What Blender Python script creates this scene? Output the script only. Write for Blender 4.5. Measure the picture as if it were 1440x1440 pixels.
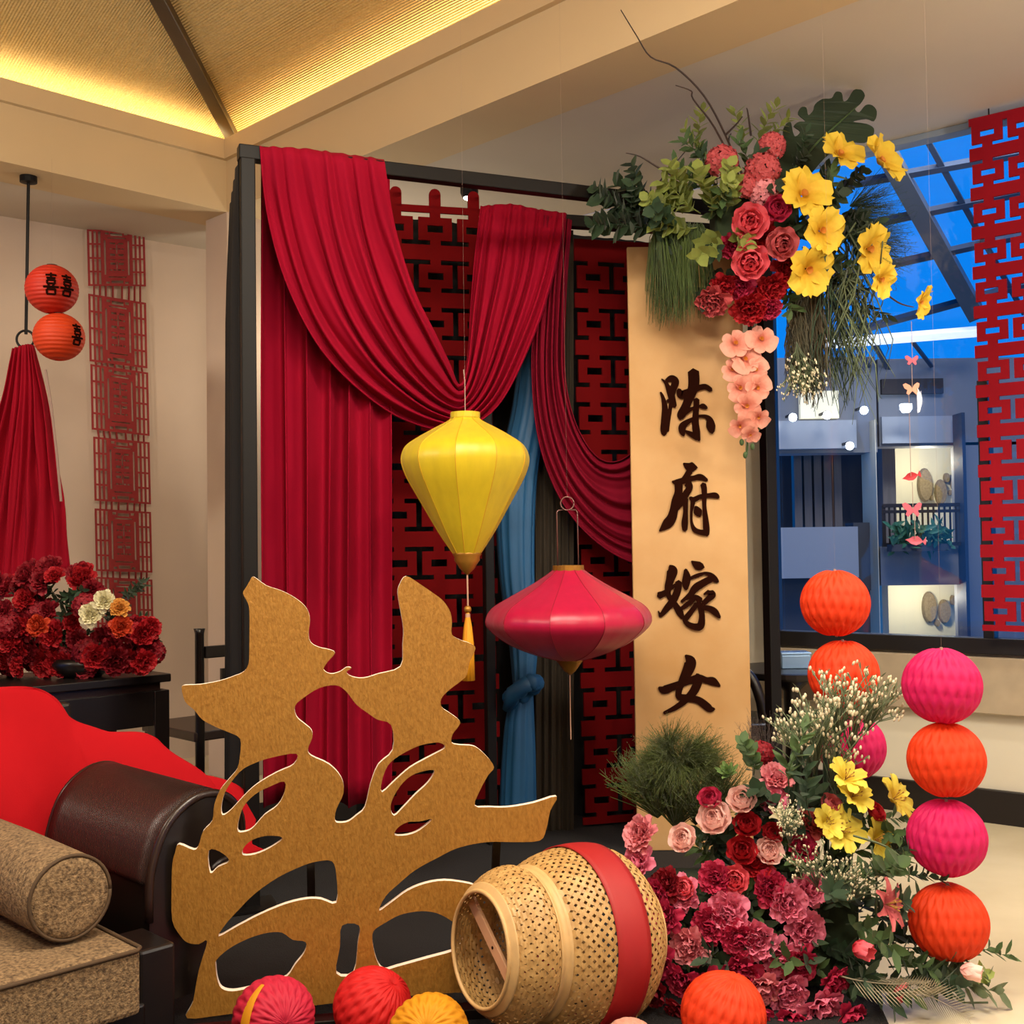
import bpy, math, random
from math import sin, cos, pi, sqrt, radians
from mathutils import Vector, Matrix

for o in list(bpy.data.objects):
    bpy.data.objects.remove(o, do_unlink=True)
SC = bpy.context.scene
COL = SC.collection

# ------------------------------------------------------------------ camera
F = 1600.0
CAM_Z = 1.2
PITCH = math.atan(52 / F)
ROLL = radians(0.8)
fw = Vector((0, cos(PITCH), sin(PITCH)))
rt0 = Vector((1, 0, 0))
up0 = rt0.cross(fw)
rt = (rt0 * cos(ROLL) - up0 * sin(ROLL)).normalized()
up = rt.cross(fw).normalized()
CAMP = Vector((0, 0, CAM_Z))
cam_d = bpy.data.cameras.new('camera')
cam_d.sensor_width = 36.0
cam_d.lens = F / 1440 * 36
cam_d.clip_start = 0.05
cam_d.clip_end = 200
cam = bpy.data.objects.new('camera', cam_d)
COL.objects.link(cam)
Mx = Matrix((rt, up, -fw)).transposed().to_4x4()
Mx.translation = CAMP
cam.matrix_world = Mx
SC.camera = cam

def ray(px, py):
    return (fw + rt * ((px - 720) / F) - up * ((py - 720) / F))

def P(px, py, d):
    """point seen at photo pixel (px,py) standing d metres into the room"""
    r = ray(px, py)
    return CAMP + r * (d / r.y)

def PZ(px, py, z):
    r = ray(px, py)
    return CAMP + r * ((z - CAM_Z) / r.z)

def PP(px, py, o, n):
    r = ray(px, py)
    return CAMP + r * ((o - CAMP).dot(n) / r.dot(n))

# ------------------------------------------------------------------ world, lights, exposure
def s2l(c):
    return c / 12.92 if c <= 0.04045 else ((c + 0.055) / 1.055) ** 2.4

def hexc(h):
    h = h.lstrip('#')
    return tuple(s2l(int(h[i:i + 2], 16) / 255) for i in (0, 2, 4)) + (1.0,)

W = bpy.data.worlds.new('dusk')
SC.world = W
W.use_nodes = True
bg = W.node_tree.nodes['Background']
bg.inputs[0].default_value = (0.004, 0.27, 1.0, 1)
bg.inputs[1].default_value = 0.95

SC.view_settings.view_transform = 'Standard'
SC.view_settings.look = 'None'
SC.view_settings.gamma = 1.0
SC.view_settings.use_curve_mapping = False
SC.view_settings.exposure = 0.0

def light(name, kind, loc, power, col, size=0.2, target=None, spot=None, blend=0.6):
    l = bpy.data.lights.new(name, kind)
    l.energy = power
    l.color = col
    if kind == 'AREA':
        l.shape = 'DISK'
        l.size = size
    elif kind in ('POINT', 'SPOT'):
        l.shadow_soft_size = size
    if spot:
        l.spot_size = radians(spot)
        l.spot_blend = blend
    o = bpy.data.objects.new(name, l)
    COL.objects.link(o)
    o.location = loc
    if target is not None:
        o.rotation_euler = (Vector(target) - Vector(loc)).to_track_quat('-Z', 'Y').to_euler()
    return o

WARM = (1.0, 0.76, 0.5)
WARM2 = (1.0, 0.88, 0.71)
light('ceiling_lamp_light', 'AREA', (-0.1, 1.7, 3.3), 105, WARM2, 1.2, (0.0, 2.0, 0))
light('added_fill_light', 'POINT', (0.3, -0.9, 2.85), 175, WARM2, 0.25)  # this and the next two: unseen point lights added to lift ceiling and walls
light('added_fill_light', 'POINT', (2.6, 1.9, 2.3), 135, WARM2, 0.2)
light('added_fill_light', 'POINT', (-2.9, 2.2, 2.5), 95, WARM2, 0.2)
light('downlight_light', 'SPOT', (-1.0, 1.2, 3.3), 70, WARM2, 0.12, (-0.6, 3.3, 0.8), 75)
light('downlight_light', 'SPOT', (0.9, 1.6, 3.3), 95, WARM2, 0.12, (0.5, 3.6, 0.9), 75)
light('downlight_light', 'SPOT', (2.1, 3.2, 2.98), 120, (1, 0.9, 0.74), 0.1, (1.5, 3.9, 0), 95)
light('downlight_light', 'SPOT', (-2.7, 3.9, 2.98), 70, WARM2, 0.1, (-2.4, 5.6, 1.2), 95)
light('downlight_light', 'POINT', (-0.9, 6.2, 2.3), 16, WARM2, 0.1)
light('facade_fill_light', 'AREA', (3.0, 7.2, 4.5), 115, (1.0, 0.93, 0.85), 1.5, (2.9, 10, 1.0))  # added fill so the facade reads less blue, no visible source

light('balcony_room_light', 'POINT', P(1300, 650, 10.5), 16, (1.0, 0.9, 0.7), 0.05)
light('balcony_room_light', 'POINT', P(1300, 838, 10.5), 14, (1.0, 0.9, 0.7), 0.05)

# ------------------------------------------------------------------ materials
MATS = {}
def mat(name, col, rough=0.6, metal=0.0, var=0.0, vscale=20.0, col2=None, bump=0.0, bscale=60.0,
        sheen=0.0, spec=0.5, emit=None, estr=0.0, stretch=(1, 1, 1), trans=0.0, wave=None, coat=0.0, detail=4.0, alpha=1.0):
    if name in MATS:
        return MATS[name]
    m = bpy.data.materials.new(name)
    m.use_nodes = True
    nt = m.node_tree
    N = nt.nodes
    L = nt.links
    b = N['Principled BSDF']
    c1 = hexc(col) if isinstance(col, str) else col
    b.inputs['Base Color'].default_value = c1
    b.inputs['Roughness'].default_value = rough
    b.inputs['Metallic'].default_value = metal
    b.inputs['Specular IOR Level'].default_value = spec
    b.inputs['Sheen Weight'].default_value = sheen
    b.inputs['Coat Weight'].default_value = coat
    b.inputs['Alpha'].default_value = alpha
    if emit:
        b.inputs['Emission Color'].default_value = hexc(emit) if isinstance(emit, str) else emit
        b.inputs['Emission Strength'].default_value = estr
    if var or bump or wave:
        tc = N.new('ShaderNodeTexCoord')
        mp = N.new('ShaderNodeMapping')
        mp.inputs['Scale'].default_value = stretch
        L.new(tc.outputs['Object'], mp.inputs[0])
    if var:
        nz = N.new('ShaderNodeTexNoise')
        nz.inputs['Scale'].default_value = vscale
        nz.inputs['Detail'].default_value = detail
        L.new(mp.outputs[0], nz.inputs['Vector'])
        rp = N.new('ShaderNodeValToRGB')
        rp.color_ramp.elements[0].position = 0.5 - 0.22
        rp.color_ramp.elements[1].position = 0.5 + 0.22
        c2 = hexc(col2) if col2 else tuple(max(0, x * (1 - var)) for x in c1[:3]) + (1,)
        rp.color_ramp.elements[0].color = c2
        rp.color_ramp.elements[1].color = c1
        L.new(nz.outputs['Fac'], rp.inputs[0])
        L.new(rp.outputs[0], b.inputs['Base Color'])
    if bump or wave:
        bp = N.new('ShaderNodeBump')
        bp.inputs['Strength'].default_value = bump if bump else 0.3
        bp.inputs['Distance'].default_value = 0.01
        if wave:
            sc, d = wave
            wv = N.new('ShaderNodeTexWave')
            wv.bands_direction = d
            wv.inputs['Scale'].default_value = sc
            wv.inputs['Distortion'].default_value = 0.6
            L.new(mp.outputs[0], wv.inputs['Vector'])
            L.new(wv.outputs['Fac'], bp.inputs['Height'])
        else:
            n2 = N.new('ShaderNodeTexNoise')
            n2.inputs['Scale'].default_value = bscale
            n2.inputs['Detail'].default_value = 3
            L.new(mp.outputs[0], n2.inputs['Vector'])
            L.new(n2.outputs['Fac'], bp.inputs['Height'])
        L.new(bp.outputs[0], b.inputs['Normal'])
    if trans:
        tr = N.new('ShaderNodeBsdfTranslucent')
        tr.inputs[0].default_value = c1
        mix = N.new('ShaderNodeMixShader')
        mix.inputs[0].default_value = trans
        out = N['Material Output']
        L.new(b.outputs[0], mix.inputs[1])
        L.new(tr.outputs[0], mix.inputs[2])
        L.new(mix.outputs[0], out.inputs[0])
    MATS[name] = m
    return m

def glass_mat(name, tint=(0.9, 0.95, 1, 1), refl=0.08):
    m = bpy.data.materials.new(name)
    m.use_nodes = True
    nt = m.node_tree
    N = nt.nodes
    N.remove(N['Principled BSDF'])
    t = N.new('ShaderNodeBsdfTransparent')
    t.inputs[0].default_value = tint
    g = N.new('ShaderNodeBsdfGlossy')
    g.inputs['Roughness'].default_value = 0.02
    mx = N.new('ShaderNodeMixShader')
    mx.inputs[0].default_value = refl
    nt.links.new(t.outputs[0], mx.inputs[1])
    nt.links.new(g.outputs[0], mx.inputs[2])
    nt.links.new(mx.outputs[0], N['Material Output'].inputs[0])
    MATS[name] = m
    return m

# ------------------------------------------------------------------ mesh helpers; geometry is (verts, faces)
def merge(*gs):
    V, Fc = [], []
    for v, f in gs:
        k = len(V)
        V += v
        Fc += [tuple(i + k for i in q) for q in f]
    return V, Fc

def box(c, s, ax=None):
    """box centred at c with full sizes s along axes ax"""
    c = Vector(c)
    if ax is None:
        ax = (Vector((1, 0, 0)), Vector((0, 1, 0)), Vector((0, 0, 1)))
    v = []
    for k in (-.5, .5):
        for j in (-.5, .5):
            for i in (-.5, .5):
                v.append(c + ax[0] * (s[0] * i) + ax[1] * (s[1] * j) + ax[2] * (s[2] * k))
    f = [(0, 2, 3, 1), (4, 5, 7, 6), (0, 1, 5, 4), (2, 6, 7, 3), (0, 4, 6, 2), (1, 3, 7, 5)]
    return v, f

def yawax(a):
    return (Vector((cos(a), sin(a), 0)), Vector((-sin(a), cos(a), 0)), Vector((0, 0, 1)))

def bar(p, q, w, h, upv=(0, 0, 1)):
    """square bar from p to q, w wide and h high"""
    p, q = Vector(p), Vector(q)
    d = (q - p)
    x = d.normalized()
    u = Vector(upv)
    y = u.cross(x)
    if y.length < 1e-5:
        y = Vector((1, 0, 0))
    y.normalize()
    z = x.cross(y)
    return box((p + q) / 2, (d.length, w, h), (x, y, z))

def quad(*pts):
    return [Vector(p) for p in pts], [tuple(range(len(pts)))]

def slab(pts, thick, n):
    """polygon extruded along n"""
    n = Vector(n) * thick
    k = len(pts)
    v = [Vector(p) for p in pts] + [Vector(p) + n for p in pts]
    f = [tuple(range(k))[::-1], tuple(range(k, 2 * k))]
    for i in range(k):
        j = (i + 1) % k
        f.append((i, j, j + k, i + k))
    return v, f

def tube(path, r, seg=8, cap=True):
    path = [Vector(p) for p in path]
    n = len(path)
    rs = r if isinstance(r, (list, tuple)) else [r] * n
    v, f = [], []
    ref = None
    for i, p in enumerate(path):
        t = (path[min(i + 1, n - 1)] - path[max(i - 1, 0)])
        if t.length < 1e-9:
            t = Vector((0, 0, 1))
        t.normalize()
        if ref is None:
            ref = Vector((0, 0, 1)) if abs(t.z) < 0.9 else Vector((1, 0, 0))
        a = t.cross(ref)
        if a.length < 1e-6:
            a = t.cross(Vector((0, 1, 0)))
        a.normalize()
        b = t.cross(a)
        ref = -b if False else ref
        for k in range(seg):
            th = 2 * pi * k / seg
            v.append(p + (a * cos(th) + b * sin(th)) * rs[i])
    for i in range(n - 1):
        for k in range(seg):
            k2 = (k + 1) % seg
            f.append((i * seg + k, i * seg + k2, (i + 1) * seg + k2, (i + 1) * seg + k))
    if cap:
        f.append(tuple(range(seg))[::-1])
        f.append(tuple((n - 1) * seg + k for k in range(seg)))
    return v, f

def lathe(prof, seg=32, c=(0, 0, 0), ax=None, mod=None, cap=True):
    """prof: list of (r, h); ax: axes (x, y, axis)"""
    c = Vector(c)
    if ax is None:
        ax = (Vector((1, 0, 0)), Vector((0, 1, 0)), Vector((0, 0, 1)))
    v, f = [], []
    for i, (r, h) in enumerate(prof):
        for k in range(seg):
            th = 2 * pi * k / seg
            rr = r * (mod(th, i, h) if mod else 1)
            v.append(c + ax[0] * (rr * cos(th)) + ax[1] * (rr * sin(th)) + ax[2] * h)
    for i in range(len(prof) - 1):
        for k in range(seg):
            k2 = (k + 1) % seg
            f.append((i * seg + k, i * seg + k2, (i + 1) * seg + k2, (i + 1) * seg + k))
    if cap:
        f.append(tuple(range(seg))[::-1])
        f.append(tuple((len(prof) - 1) * seg + k for k in range(seg)))
    return v, f

def ball(c, r, seg=12, rings=8, sq=(1, 1, 1)):
    c = Vector(c)
    v, f = [c + Vector((0, 0, r * sq[2]))], []
    for i in range(1, rings):
        t = pi * i / rings
        for k in range(seg):
            p = 2 * pi * k / seg
            v.append(c + Vector((r * sq[0] * sin(t) * cos(p), r * sq[1] * sin(t) * sin(p), r * sq[2] * cos(t))))
    v.append(c - Vector((0, 0, r * sq[2])))
    for k in range(seg):
        f.append((0, 1 + k, 1 + (k + 1) % seg))
    for i in range(rings - 2):
        for k in range(seg):
            a = 1 + i * seg + k
            b = 1 + i * seg + (k + 1) % seg
            f.append((a, a + seg, b + seg, b))
    e = len(v) - 1
    for k in range(seg):
        f.append((e, 1 + (rings - 2) * seg + (k + 1) % seg, 1 + (rings - 2) * seg + k))
    return v, f

def grid(fn, nu, nv):
    v = [Vector(fn(i / nu, j / nv)) for j in range(nv + 1) for i in range(nu + 1)]
    f = []
    for j in range(nv):
        for i in range(nu):
            a = j * (nu + 1) + i
            f.append((a, a + 1, a + nu + 2, a + nu + 1))
    return v, f

def cell_panel(xs, ys, filled, org, ux, uy, n, th):
    """sheet with rectangular cut-outs and real thickness"""
    xs = sorted(set(round(x, 5) for x in xs))
    ys = sorted(set(round(y, 5) for y in ys))
    V, Fc, idx = [], [], {}
    def vid(i, j, b):
        k = (i, j, b)
        if k not in idx:
            idx[k] = len(V)
            V.append(org + ux * xs[i] + uy * ys[j] + n * (th * b))
        return idx[k]
    nx, ny = len(xs) - 1, len(ys) - 1
    fl = [[filled((xs[i] + xs[i + 1]) / 2, (ys[j] + ys[j + 1]) / 2) for j in range(ny)] for i in range(nx)]
    g = lambda i, j: 0 <= i < nx and 0 <= j < ny and fl[i][j]
    for i in range(nx):
        for j in range(ny):
            if not fl[i][j]:
                continue
            Fc.append((vid(i, j, 1), vid(i + 1, j, 1), vid(i + 1, j + 1, 1), vid(i, j + 1, 1)))
            Fc.append((vid(i, j, 0), vid(i, j + 1, 0), vid(i + 1, j + 1, 0), vid(i + 1, j, 0)))
            if not g(i - 1, j):
                Fc.append((vid(i, j, 0), vid(i, j, 1), vid(i, j + 1, 1), vid(i, j + 1, 0)))
            if not g(i + 1, j):
                Fc.append((vid(i + 1, j, 0), vid(i + 1, j + 1, 0), vid(i + 1, j + 1, 1), vid(i + 1, j, 1)))
            if not g(i, j - 1):
                Fc.append((vid(i, j, 0), vid(i + 1, j, 0), vid(i + 1, j, 1), vid(i, j, 1)))
            if not g(i, j + 1):
                Fc.append((vid(i, j + 1, 0), vid(i, j + 1, 1), vid(i + 1, j + 1, 1), vid(i + 1, j + 1, 0)))
    return V, Fc

def cr(pts, sub=6, closed=False):
    """Catmull-Rom through tuples"""
    n = len(pts)
    out = []
    rng = range(n) if closed else range(n - 1)
    for i in rng:
        if closed:
            p0, p1, p2, p3 = pts[i - 1], pts[i], pts[(i + 1) % n], pts[(i + 2) % n]
        else:
            p0, p1, p2, p3 = pts[max(i - 1, 0)], pts[i], pts[i + 1], pts[min(i + 2, n - 1)]
        for k in range(sub):
            t = k / sub
            out.append(tuple(0.5 * (2 * b + (c - a) * t + (2 * a - 5 * b + 4 * c - d) * t * t + (3 * b - a - 3 * c + d) * t ** 3)
                             for a, b, c, d in zip(p0, p1, p2, p3)))
    if not closed:
        out.append(tuple(pts[-1]))
    return out

def mesh(name, g, m, smooth=False):
    me = bpy.data.meshes.new(name)
    me.from_pydata([tuple(p) for p in g[0]], [], g[1])
    me.update()
    if smooth:
        me.polygons.foreach_set('use_smooth', [True] * len(me.polygons))
    if isinstance(m, str):
        m = MATS[m]
    me.materials.append(m)
    return me

def tag(o, label, cat, group=None, kind=None):
    o['label'] = label
    o['category'] = cat
    if group:
        o['group'] = group
    if kind:
        o['kind'] = kind
    return o

def thing(name, loc, label=None, cat=None, group=None, kind=None):
    o = bpy.data.objects.new(name, None)
    COL.objects.link(o)
    o.location = loc
    o.empty_display_size = 0.05
    if label:
        o['label'] = label
    if cat:
        o['category'] = cat
    if group:
        o['group'] = group
    if kind:
        o['kind'] = kind
    return o

def put(o, parent):
    o.parent = parent
    if parent.type == 'EMPTY':
        o.matrix_parent_inverse = Matrix.Translation(parent.location).inverted()

def ob(name, g, m, parent=None, smooth=False, bevel=0.0, label=None, solid=0.0):
    me = g if isinstance(g, bpy.types.Mesh) else mesh(name, g, m, smooth)
    o = bpy.data.objects.new(name, me)
    COL.objects.link(o)
    if parent is not None:
        put(o, parent)
    if solid:
        s = o.modifiers.new('thickness', 'SOLIDIFY')
        s.thickness = solid
        s.offset = 0
    if bevel:
        bv = o.modifiers.new('bevel', 'BEVEL')
        bv.width = bevel
        bv.segments = 2
        bv.limit_method = 'ANGLE'
    if label:
        o['label'] = label
    return o

def struct(name, g, m, parent=None, **k):
    o = ob(name, g, m, parent, **k)
    if parent is None:
        o['kind'] = 'structure'
    return o

R = random.Random(7)

# ------------------------------------------------------------------ material list
mat('plaster_left', '#cbb5a0', 0.85, var=0.06, vscale=3, bump=0.05, bscale=120)
mat('plaster_ceiling', '#cdc2b1', 0.85, var=0.05, vscale=2)
mat('plaster_beam', '#d3bb92', 0.8, var=0.05, vscale=2)
mat('plaster_window_wall', '#cdc6b4', 0.8, var=0.05, vscale=3)
mat('stone_apron', '#a89880', 0.5, var=0.15, vscale=12)
mat('gold_wallpaper', '#e2c68c', 0.6, var=0.25, vscale=90, col2='#cdab6a', bump=0.8, wave=(34, 'DIAGONAL'))
mat('rafter_metal', '#3a2a1c', 0.4, var=0.3, vscale=8)
mat('floor_stone', '#d8ccae', 0.22, var=0.18, vscale=2.2, col2='#c4b595', detail=8)
mat('rug_grey', '#1a181a', 0.95, var=0.5, vscale=260, bump=0.6, bscale=300)
mat('black_wood', '#140d0b', 0.35, var=0.3, vscale=12, stretch=(1, 1, 6))
mat('dark_wood', '#2a1915', 0.32, var=0.3, vscale=12, stretch=(1, 6, 1))
mat('black_metal', '#0c0908', 0.5, spec=0.25)
mat('window_frame', '#191615', 0.4)
mat('window_top_trim', '#7d8a9c', 0.5)
mat('cove_light', '#fff0c0', emit=(1.0, 0.82, 0.42, 1), estr=20.0)
mat('spot_lamp', '#ffffff', emit=(1.0, 0.94, 0.85, 1), estr=150.0)
mat('lamp_white', '#ffffff', emit=(0.85, 0.93, 1, 1), estr=20.0)
glass_mat('window_glass', (0.96, 0.98, 1, 1), 0.035)
glass_mat('roof_glass', (0.98, 0.99, 1, 1), 0.01)

mat('red_drape', '#960327', 0.85, spec=0.15, sheen=0.0, var=0.12, vscale=4, bump=0.12, bscale=400)
mat('red_drape_shaded', '#7a0724', 0.85, spec=0.15, sheen=0.0, var=0.12, vscale=4)  # darker copy of the drape red, deep shadow put into the colour
mat('red_throw', '#b20916', 0.85, spec=0.2, sheen=0.0, var=0.1, vscale=3, bump=0.1, bscale=300)
mat('red_cloth_left', '#980621', 0.85, spec=0.15, sheen=0.0, var=0.15, vscale=5)
mat('black_cloth', '#0d0909', 0.9)
mat('olive_cloth', '#332a1e', 0.9, var=0.4, vscale=30, stretch=(6, 6, 0.2))
mat('blue_cloth', '#15527f', 0.6, sheen=0.0, var=0.15, vscale=8)
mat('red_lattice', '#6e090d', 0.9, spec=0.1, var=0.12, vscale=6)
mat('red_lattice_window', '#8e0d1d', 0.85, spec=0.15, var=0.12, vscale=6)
mat('papercut_red', '#962526', 0.75, var=0.15, vscale=30)
mat('gold_face', '#a97a34', 0.45, metal=0.35, var=0.2, vscale=150, col2='#8f6222', bump=0.2, bscale=220, stretch=(1, 1, 0.45))
mat('board_edge', '#e6d5c4', 0.7)
mat('parchment', '#c8a271', 0.75, var=0.25, vscale=3.0, col2='#b0854f', detail=6)
mat('ink', '#210a04', 0.95, spec=0.05)
mat('paper_white', '#e8e0d0', 0.8)

# ------------------------------------------------------------------ room shell
HC = 3.03                                     # lower ceiling
DW = Vector((0.785, -0.62, 0)).normalized()   # along the window wall, towards the camera's right
NW = Vector((-DW.y, DW.x, 0)) * -1            # into the room
if NW.y > 0:
    NW = -NW
DL = Vector((0.774, 0.633, 0)).normalized()   # along the left wall, going away
WW = Vector((1.74, 5.16, 0))                  # a foot point of the window wall
WL = Vector((-1.85, 6.79, 0))
KC = Vector((-1.10, 7.40, 0))                 # far corner
Z = Vector((0, 0, 1))
def wallq(a, b, z0, z1):
    return quad(a + Z * z0, b + Z * z0, b + Z * z1, a + Z * z1)

struct('floor', quad((-9, -5, 0), (9, -5, 0), (9, 9, 0), (-9, 9, 0)), 'floor_stone')
struct('wall_left', wallq(KC - DL * 9, KC, 0, HC), 'plaster_left')
JB = WW - DW * 0.59                           # left jamb of the window
JE = WW + DW * 1.5
struct('wall_back', wallq(KC, JB - DW * 0.04, 0, HC), 'plaster_window_wall')
SILL = 0.72
o = struct('wall_right', wallq(JB - DW * 0.04, JE, 0, SILL), 'plaster_window_wall')
struct('wall_far_right', wallq(JE, JE + DW * 7, 0, HC), 'plaster_window_wall')
struct('wall_front', quad((-7.6, -3, 0), (7.2, -3, 0), (7.2, -3, 4.6), (-7.6, -3, 4.6)), 'plaster_left')
mid = JB + (JE - JB) * 0.5
ob('sill_apron', box(mid + NW * 0.03 + Z * 0.59, ((JE - JB).length + 0.06, 0.06, 0.24), (DW, NW, Z)), 'stone_apron', o, bevel=0.004)
struct('baseboard_right', box(mid + NW * 0.012 + Z * 0.07, ((JE - JB).length + 0.08, 0.024, 0.145), (DW, NW, Z)), 'black_wood', bevel=0.004)

w1 = thing('window_1', JB, kind='structure')
for z0, z1 in ((SILL, SILL + 0.07), (HC - 0.03, HC)):
    ob('frame_rail', box(mid + Z * ((z0 + z1) / 2), ((JE - JB).length, 0.08, z1 - z0), (DW, NW, Z)),
       'window_frame' if z0 < 1 else 'window_top_trim', w1, bevel=0.004)
for p in (JB - DW * 0.02, JE - DW * 0.03):
    ob('jamb', box(p + Z * (SILL + HC) / 2, (0.06, 0.09, HC - SILL), (DW, NW, Z)), 'window_frame', w1, bevel=0.004)
ob('mullion', box(WW + DW * 0.40 + Z * (SILL + 1.9) / 2, (0.045, 0.07, 1.9 - SILL), (DW, NW, Z)), 'window_frame', w1, bevel=0.004)
ob('pane', box(mid + Z * (SILL + HC) / 2, ((JE - JB).length - 0.08, 0.008, HC - SILL - 0.1), (DW, NW, Z)), 'window_glass', w1)

# corner pier under the beams
C0 = Vector((-1.508, 6.05, 0))
ax_a = Vector((0.7071, -0.7071, 0))
ax_b = Vector((-0.7071, -0.7071, 0))
struct('wall_pier', box(C0 - ax_a * 0.11 - ax_b * 0.11 + Z * HC / 2, (0.22, 0.22, HC), (ax_a, ax_b, Z)), 'plaster_left', bevel=0.003)

# lower ceiling around the coffer (an L of two slabs plus the far sides)
def cab(a, b, z):
    return C0 + ax_a * a + ax_b * b + Z * z
AX, BX = 8.0, 8.0
def hit(p, d, q, e):
    # plan intersection of p + t d with q + s e
    k = d.x * e.y - d.y * e.x
    return p + d * (((q.x - p.x) * e.y - (q.y - p.y) * e.x) / k)
zc = Z * HC
wr = hit(C0, ax_a, WW, DW)           # beam line meets the window wall line
far_a = WW + DW * 9
g = merge(quad(C0 + zc, hit(C0, ax_b, KC, DL) + zc if False else KC - DL * 9 + zc, KC + zc),
          quad(C0 + zc, KC - DL * 9 + zc, C0 + ax_b * 9 + zc),
          quad(C0 + zc, KC + zc, far_a + zc, C0 + ax_a * 11 + zc))
ceil = struct('ceiling', g, 'plaster_ceiling')
# beams: fascia, a lip that hides the cove light
def beam(i, along):
    if along == 'a':
        f = lambda s, t, z: cab(s, t, z)
    else:
        f = lambda s, t, z: cab(t, s, z)
    def prism(t0, t1, z0, z1, s0=-0.3, s1=8.0):
        v = [f(s, t, z) for s in (s0, s1) for t, z in ((t0, z0), (t1, z0), (t1, z1), (t0, z1))]
        return v, [(0, 1, 2, 3), (4, 7, 6, 5), (0, 4, 5, 1), (1, 5, 6, 2), (2, 6, 7, 3), (3, 7, 4, 0)]
    o = struct('trim_%d' % i, prism(-0.30, 0.0, HC - 0.001, 3.305, -0.3 if along == 'a' else 0.0), 'plaster_beam')
    ob('lip', prism(-0.09, 0.03, 3.305, 3.41, -0.09 if along == 'a' else 0.03), 'plaster_beam', o)
    ob('cove_back', prism(-0.36, -0.30, HC + .03, 3.56, -0.36), 'plaster_beam', o)
    ob('cove_strip', prism(-0.25, -0.17, 3.31, 3.33, -0.1), 'cove_light', o)
beam(1, 'a')
beam(2, 'b')
# hipped inner ceiling
HZ0, SL = 3.47, 0.15
apex = cab(4, 4, HZ0 + SL * 4.3)
g = merge(quad(cab(-0.33, -0.33, HZ0), cab(8.3, -0.33, HZ0), apex), quad(cab(-0.33, 8.3, HZ0), cab(-0.33, -0.33, HZ0), apex),
          quad(cab(8.3, -0.33, HZ0), cab(8.3, 8.3, HZ0), apex), quad(cab(8.3, 8.3, HZ0), cab(-0.33, 8.3, HZ0), apex))
hip = struct('ceiling_coffer', g, 'gold_wallpaper')
ob('rafter', bar(cab(-0.2, -0.2, HZ0 + 0.0), apex - Z * 0.03, 0.07, 0.05), 'rafter_metal', hip, bevel=0.004)

# a ceiling spot behind the stand
sp = PZ(660, 270, HC - 0.04)
st = thing('ceiling_spotlight', sp, 'small bright ceiling spotlight glaring just under the black top bar', 'spotlight')
ob('housing', lathe([(0.045, 0.05), (0.045, -0.005), (0.035, -0.03)], 20, sp), 'black_metal', st, smooth=False)
ob('lens', lathe([(0.03, -0.03), (0.024, -0.036), (0.001, -0.038)], 20, sp), 'spot_lamp', st)

# rug under the set-up
ru = [(-3.4, 0.3), (0.55, 0.3), (0.98, 3.3), (1.12, 4.7), (1.05, 5.3), (-1.0, 5.6), (-3.2, 4.2)]
o = ob('rug', slab([(x, y, 0.001) for x, y in ru], 0.008, (0, 0, 1)), 'rug_grey')
tag(o, 'dark grey carpet lying under the gold character and the basket', 'rug')

# ------------------------------------------------------------------ outside: atrium building
mat('facade', '#74767c', 0.7, var=0.06, vscale=2)
mat('facade_light', '#8f9298', 0.6)
mat('facade_dark', '#3c3e45', 0.7)
mat('curtain_out', '#77706e', 0.8, var=0.2, vscale=14, stretch=(6, 1, 0.2))
mat('cream_room', '#d8cfae', 0.8)
mat('cream_lit', '#d8cfae', 0.8, emit=(1.0, 0.9, 0.66, 1), estr=0.5)
mat('cream_trim', '#c9bda6', 0.7)
mat('rail_metal', '#241b18', 0.5)
mat('oval_decor', '#8b7a5c', 0.7, var=0.4, vscale=60, col2='#6c5c42')
mat('steel', '#4b5058', 0.5)
mat('steel_dark', '#23344d', 0.5)
mat('out_leaf', '#3d7050', 0.6)
D0 = 10.0
def E(px, py, d=D0):
    return P(px, py, d)
bl = thing('building', E(1220, 1000), 'blue-grey building with lit balcony across the atrium outside the window', 'building')
def fbox(name, x0, y0, x1, y1, d, m, depth=0.25):
    a, b = E(x0, y0, d), E(x1, y1, d)
    c = Vector(((a.x + b.x) / 2, d + depth / 2, (a.z + b.z) / 2))
    return ob(name, box(c, (abs(b.x - a.x), depth, abs(a.z - b.z))), m, bl)
fbox('wall', 980, 505, 1234, 636, 10.0, 'facade')
fbox('wall', 1234, 505, 1650, 622, 10.0, 'facade')
fbox('wall', 980, 636, 1092, 1200, 10.0, 'facade')
fbox('wall', 1092, 812, 1234, 1200, 10.1, 'facade_dark')
fbox('wall', 1200, 735, 1236, 830, 10.06, 'facade_dark')
fbox('ledge', 1092, 742, 1208, 812, 9.8, 'facade_light', 0.4)
fbox('wall_recess', 1092, 630, 1240, 760, 10.9, 'facade_dark')
for i in range(5):
    fbox('curtain_fold', 1116 + i * 14, 634, 1129 + i * 14, 742, 10.5, 'curtain_out', 0.1)
fbox('window_band', 1092, 592, 1205, 630, 9.9, 'facade_light', 0.1)
fbox('lit_window', 1125, 550, 1180, 588, 9.93, 'cream_lit', 0.06)
fbox('pillar', 1231, 590, 1240, 1000, 9.85, 'cream_trim', 0.4)
fbox('wall', 1352, 622, 1650, 1200, 10.0, 'facade')
fbox('post', 1352, 580, 1368, 1000, 9.7, 'steel_dark', 0.2)
fbox('air_slot', 1240, 533, 1327, 553, 9.95, 'rail_metal', 0.1)
fbox('soffit_panel', 1240, 586, 1350, 622, 9.96, 'facade_light', 0.06)
fbox('parapet', 1238, 769, 1354, 822, 9.85, 'facade', 0.5)
fbox('balcony_room_wall', 1236, 618, 1356, 772, 11.0, 'cream_room', 0.1)
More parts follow.
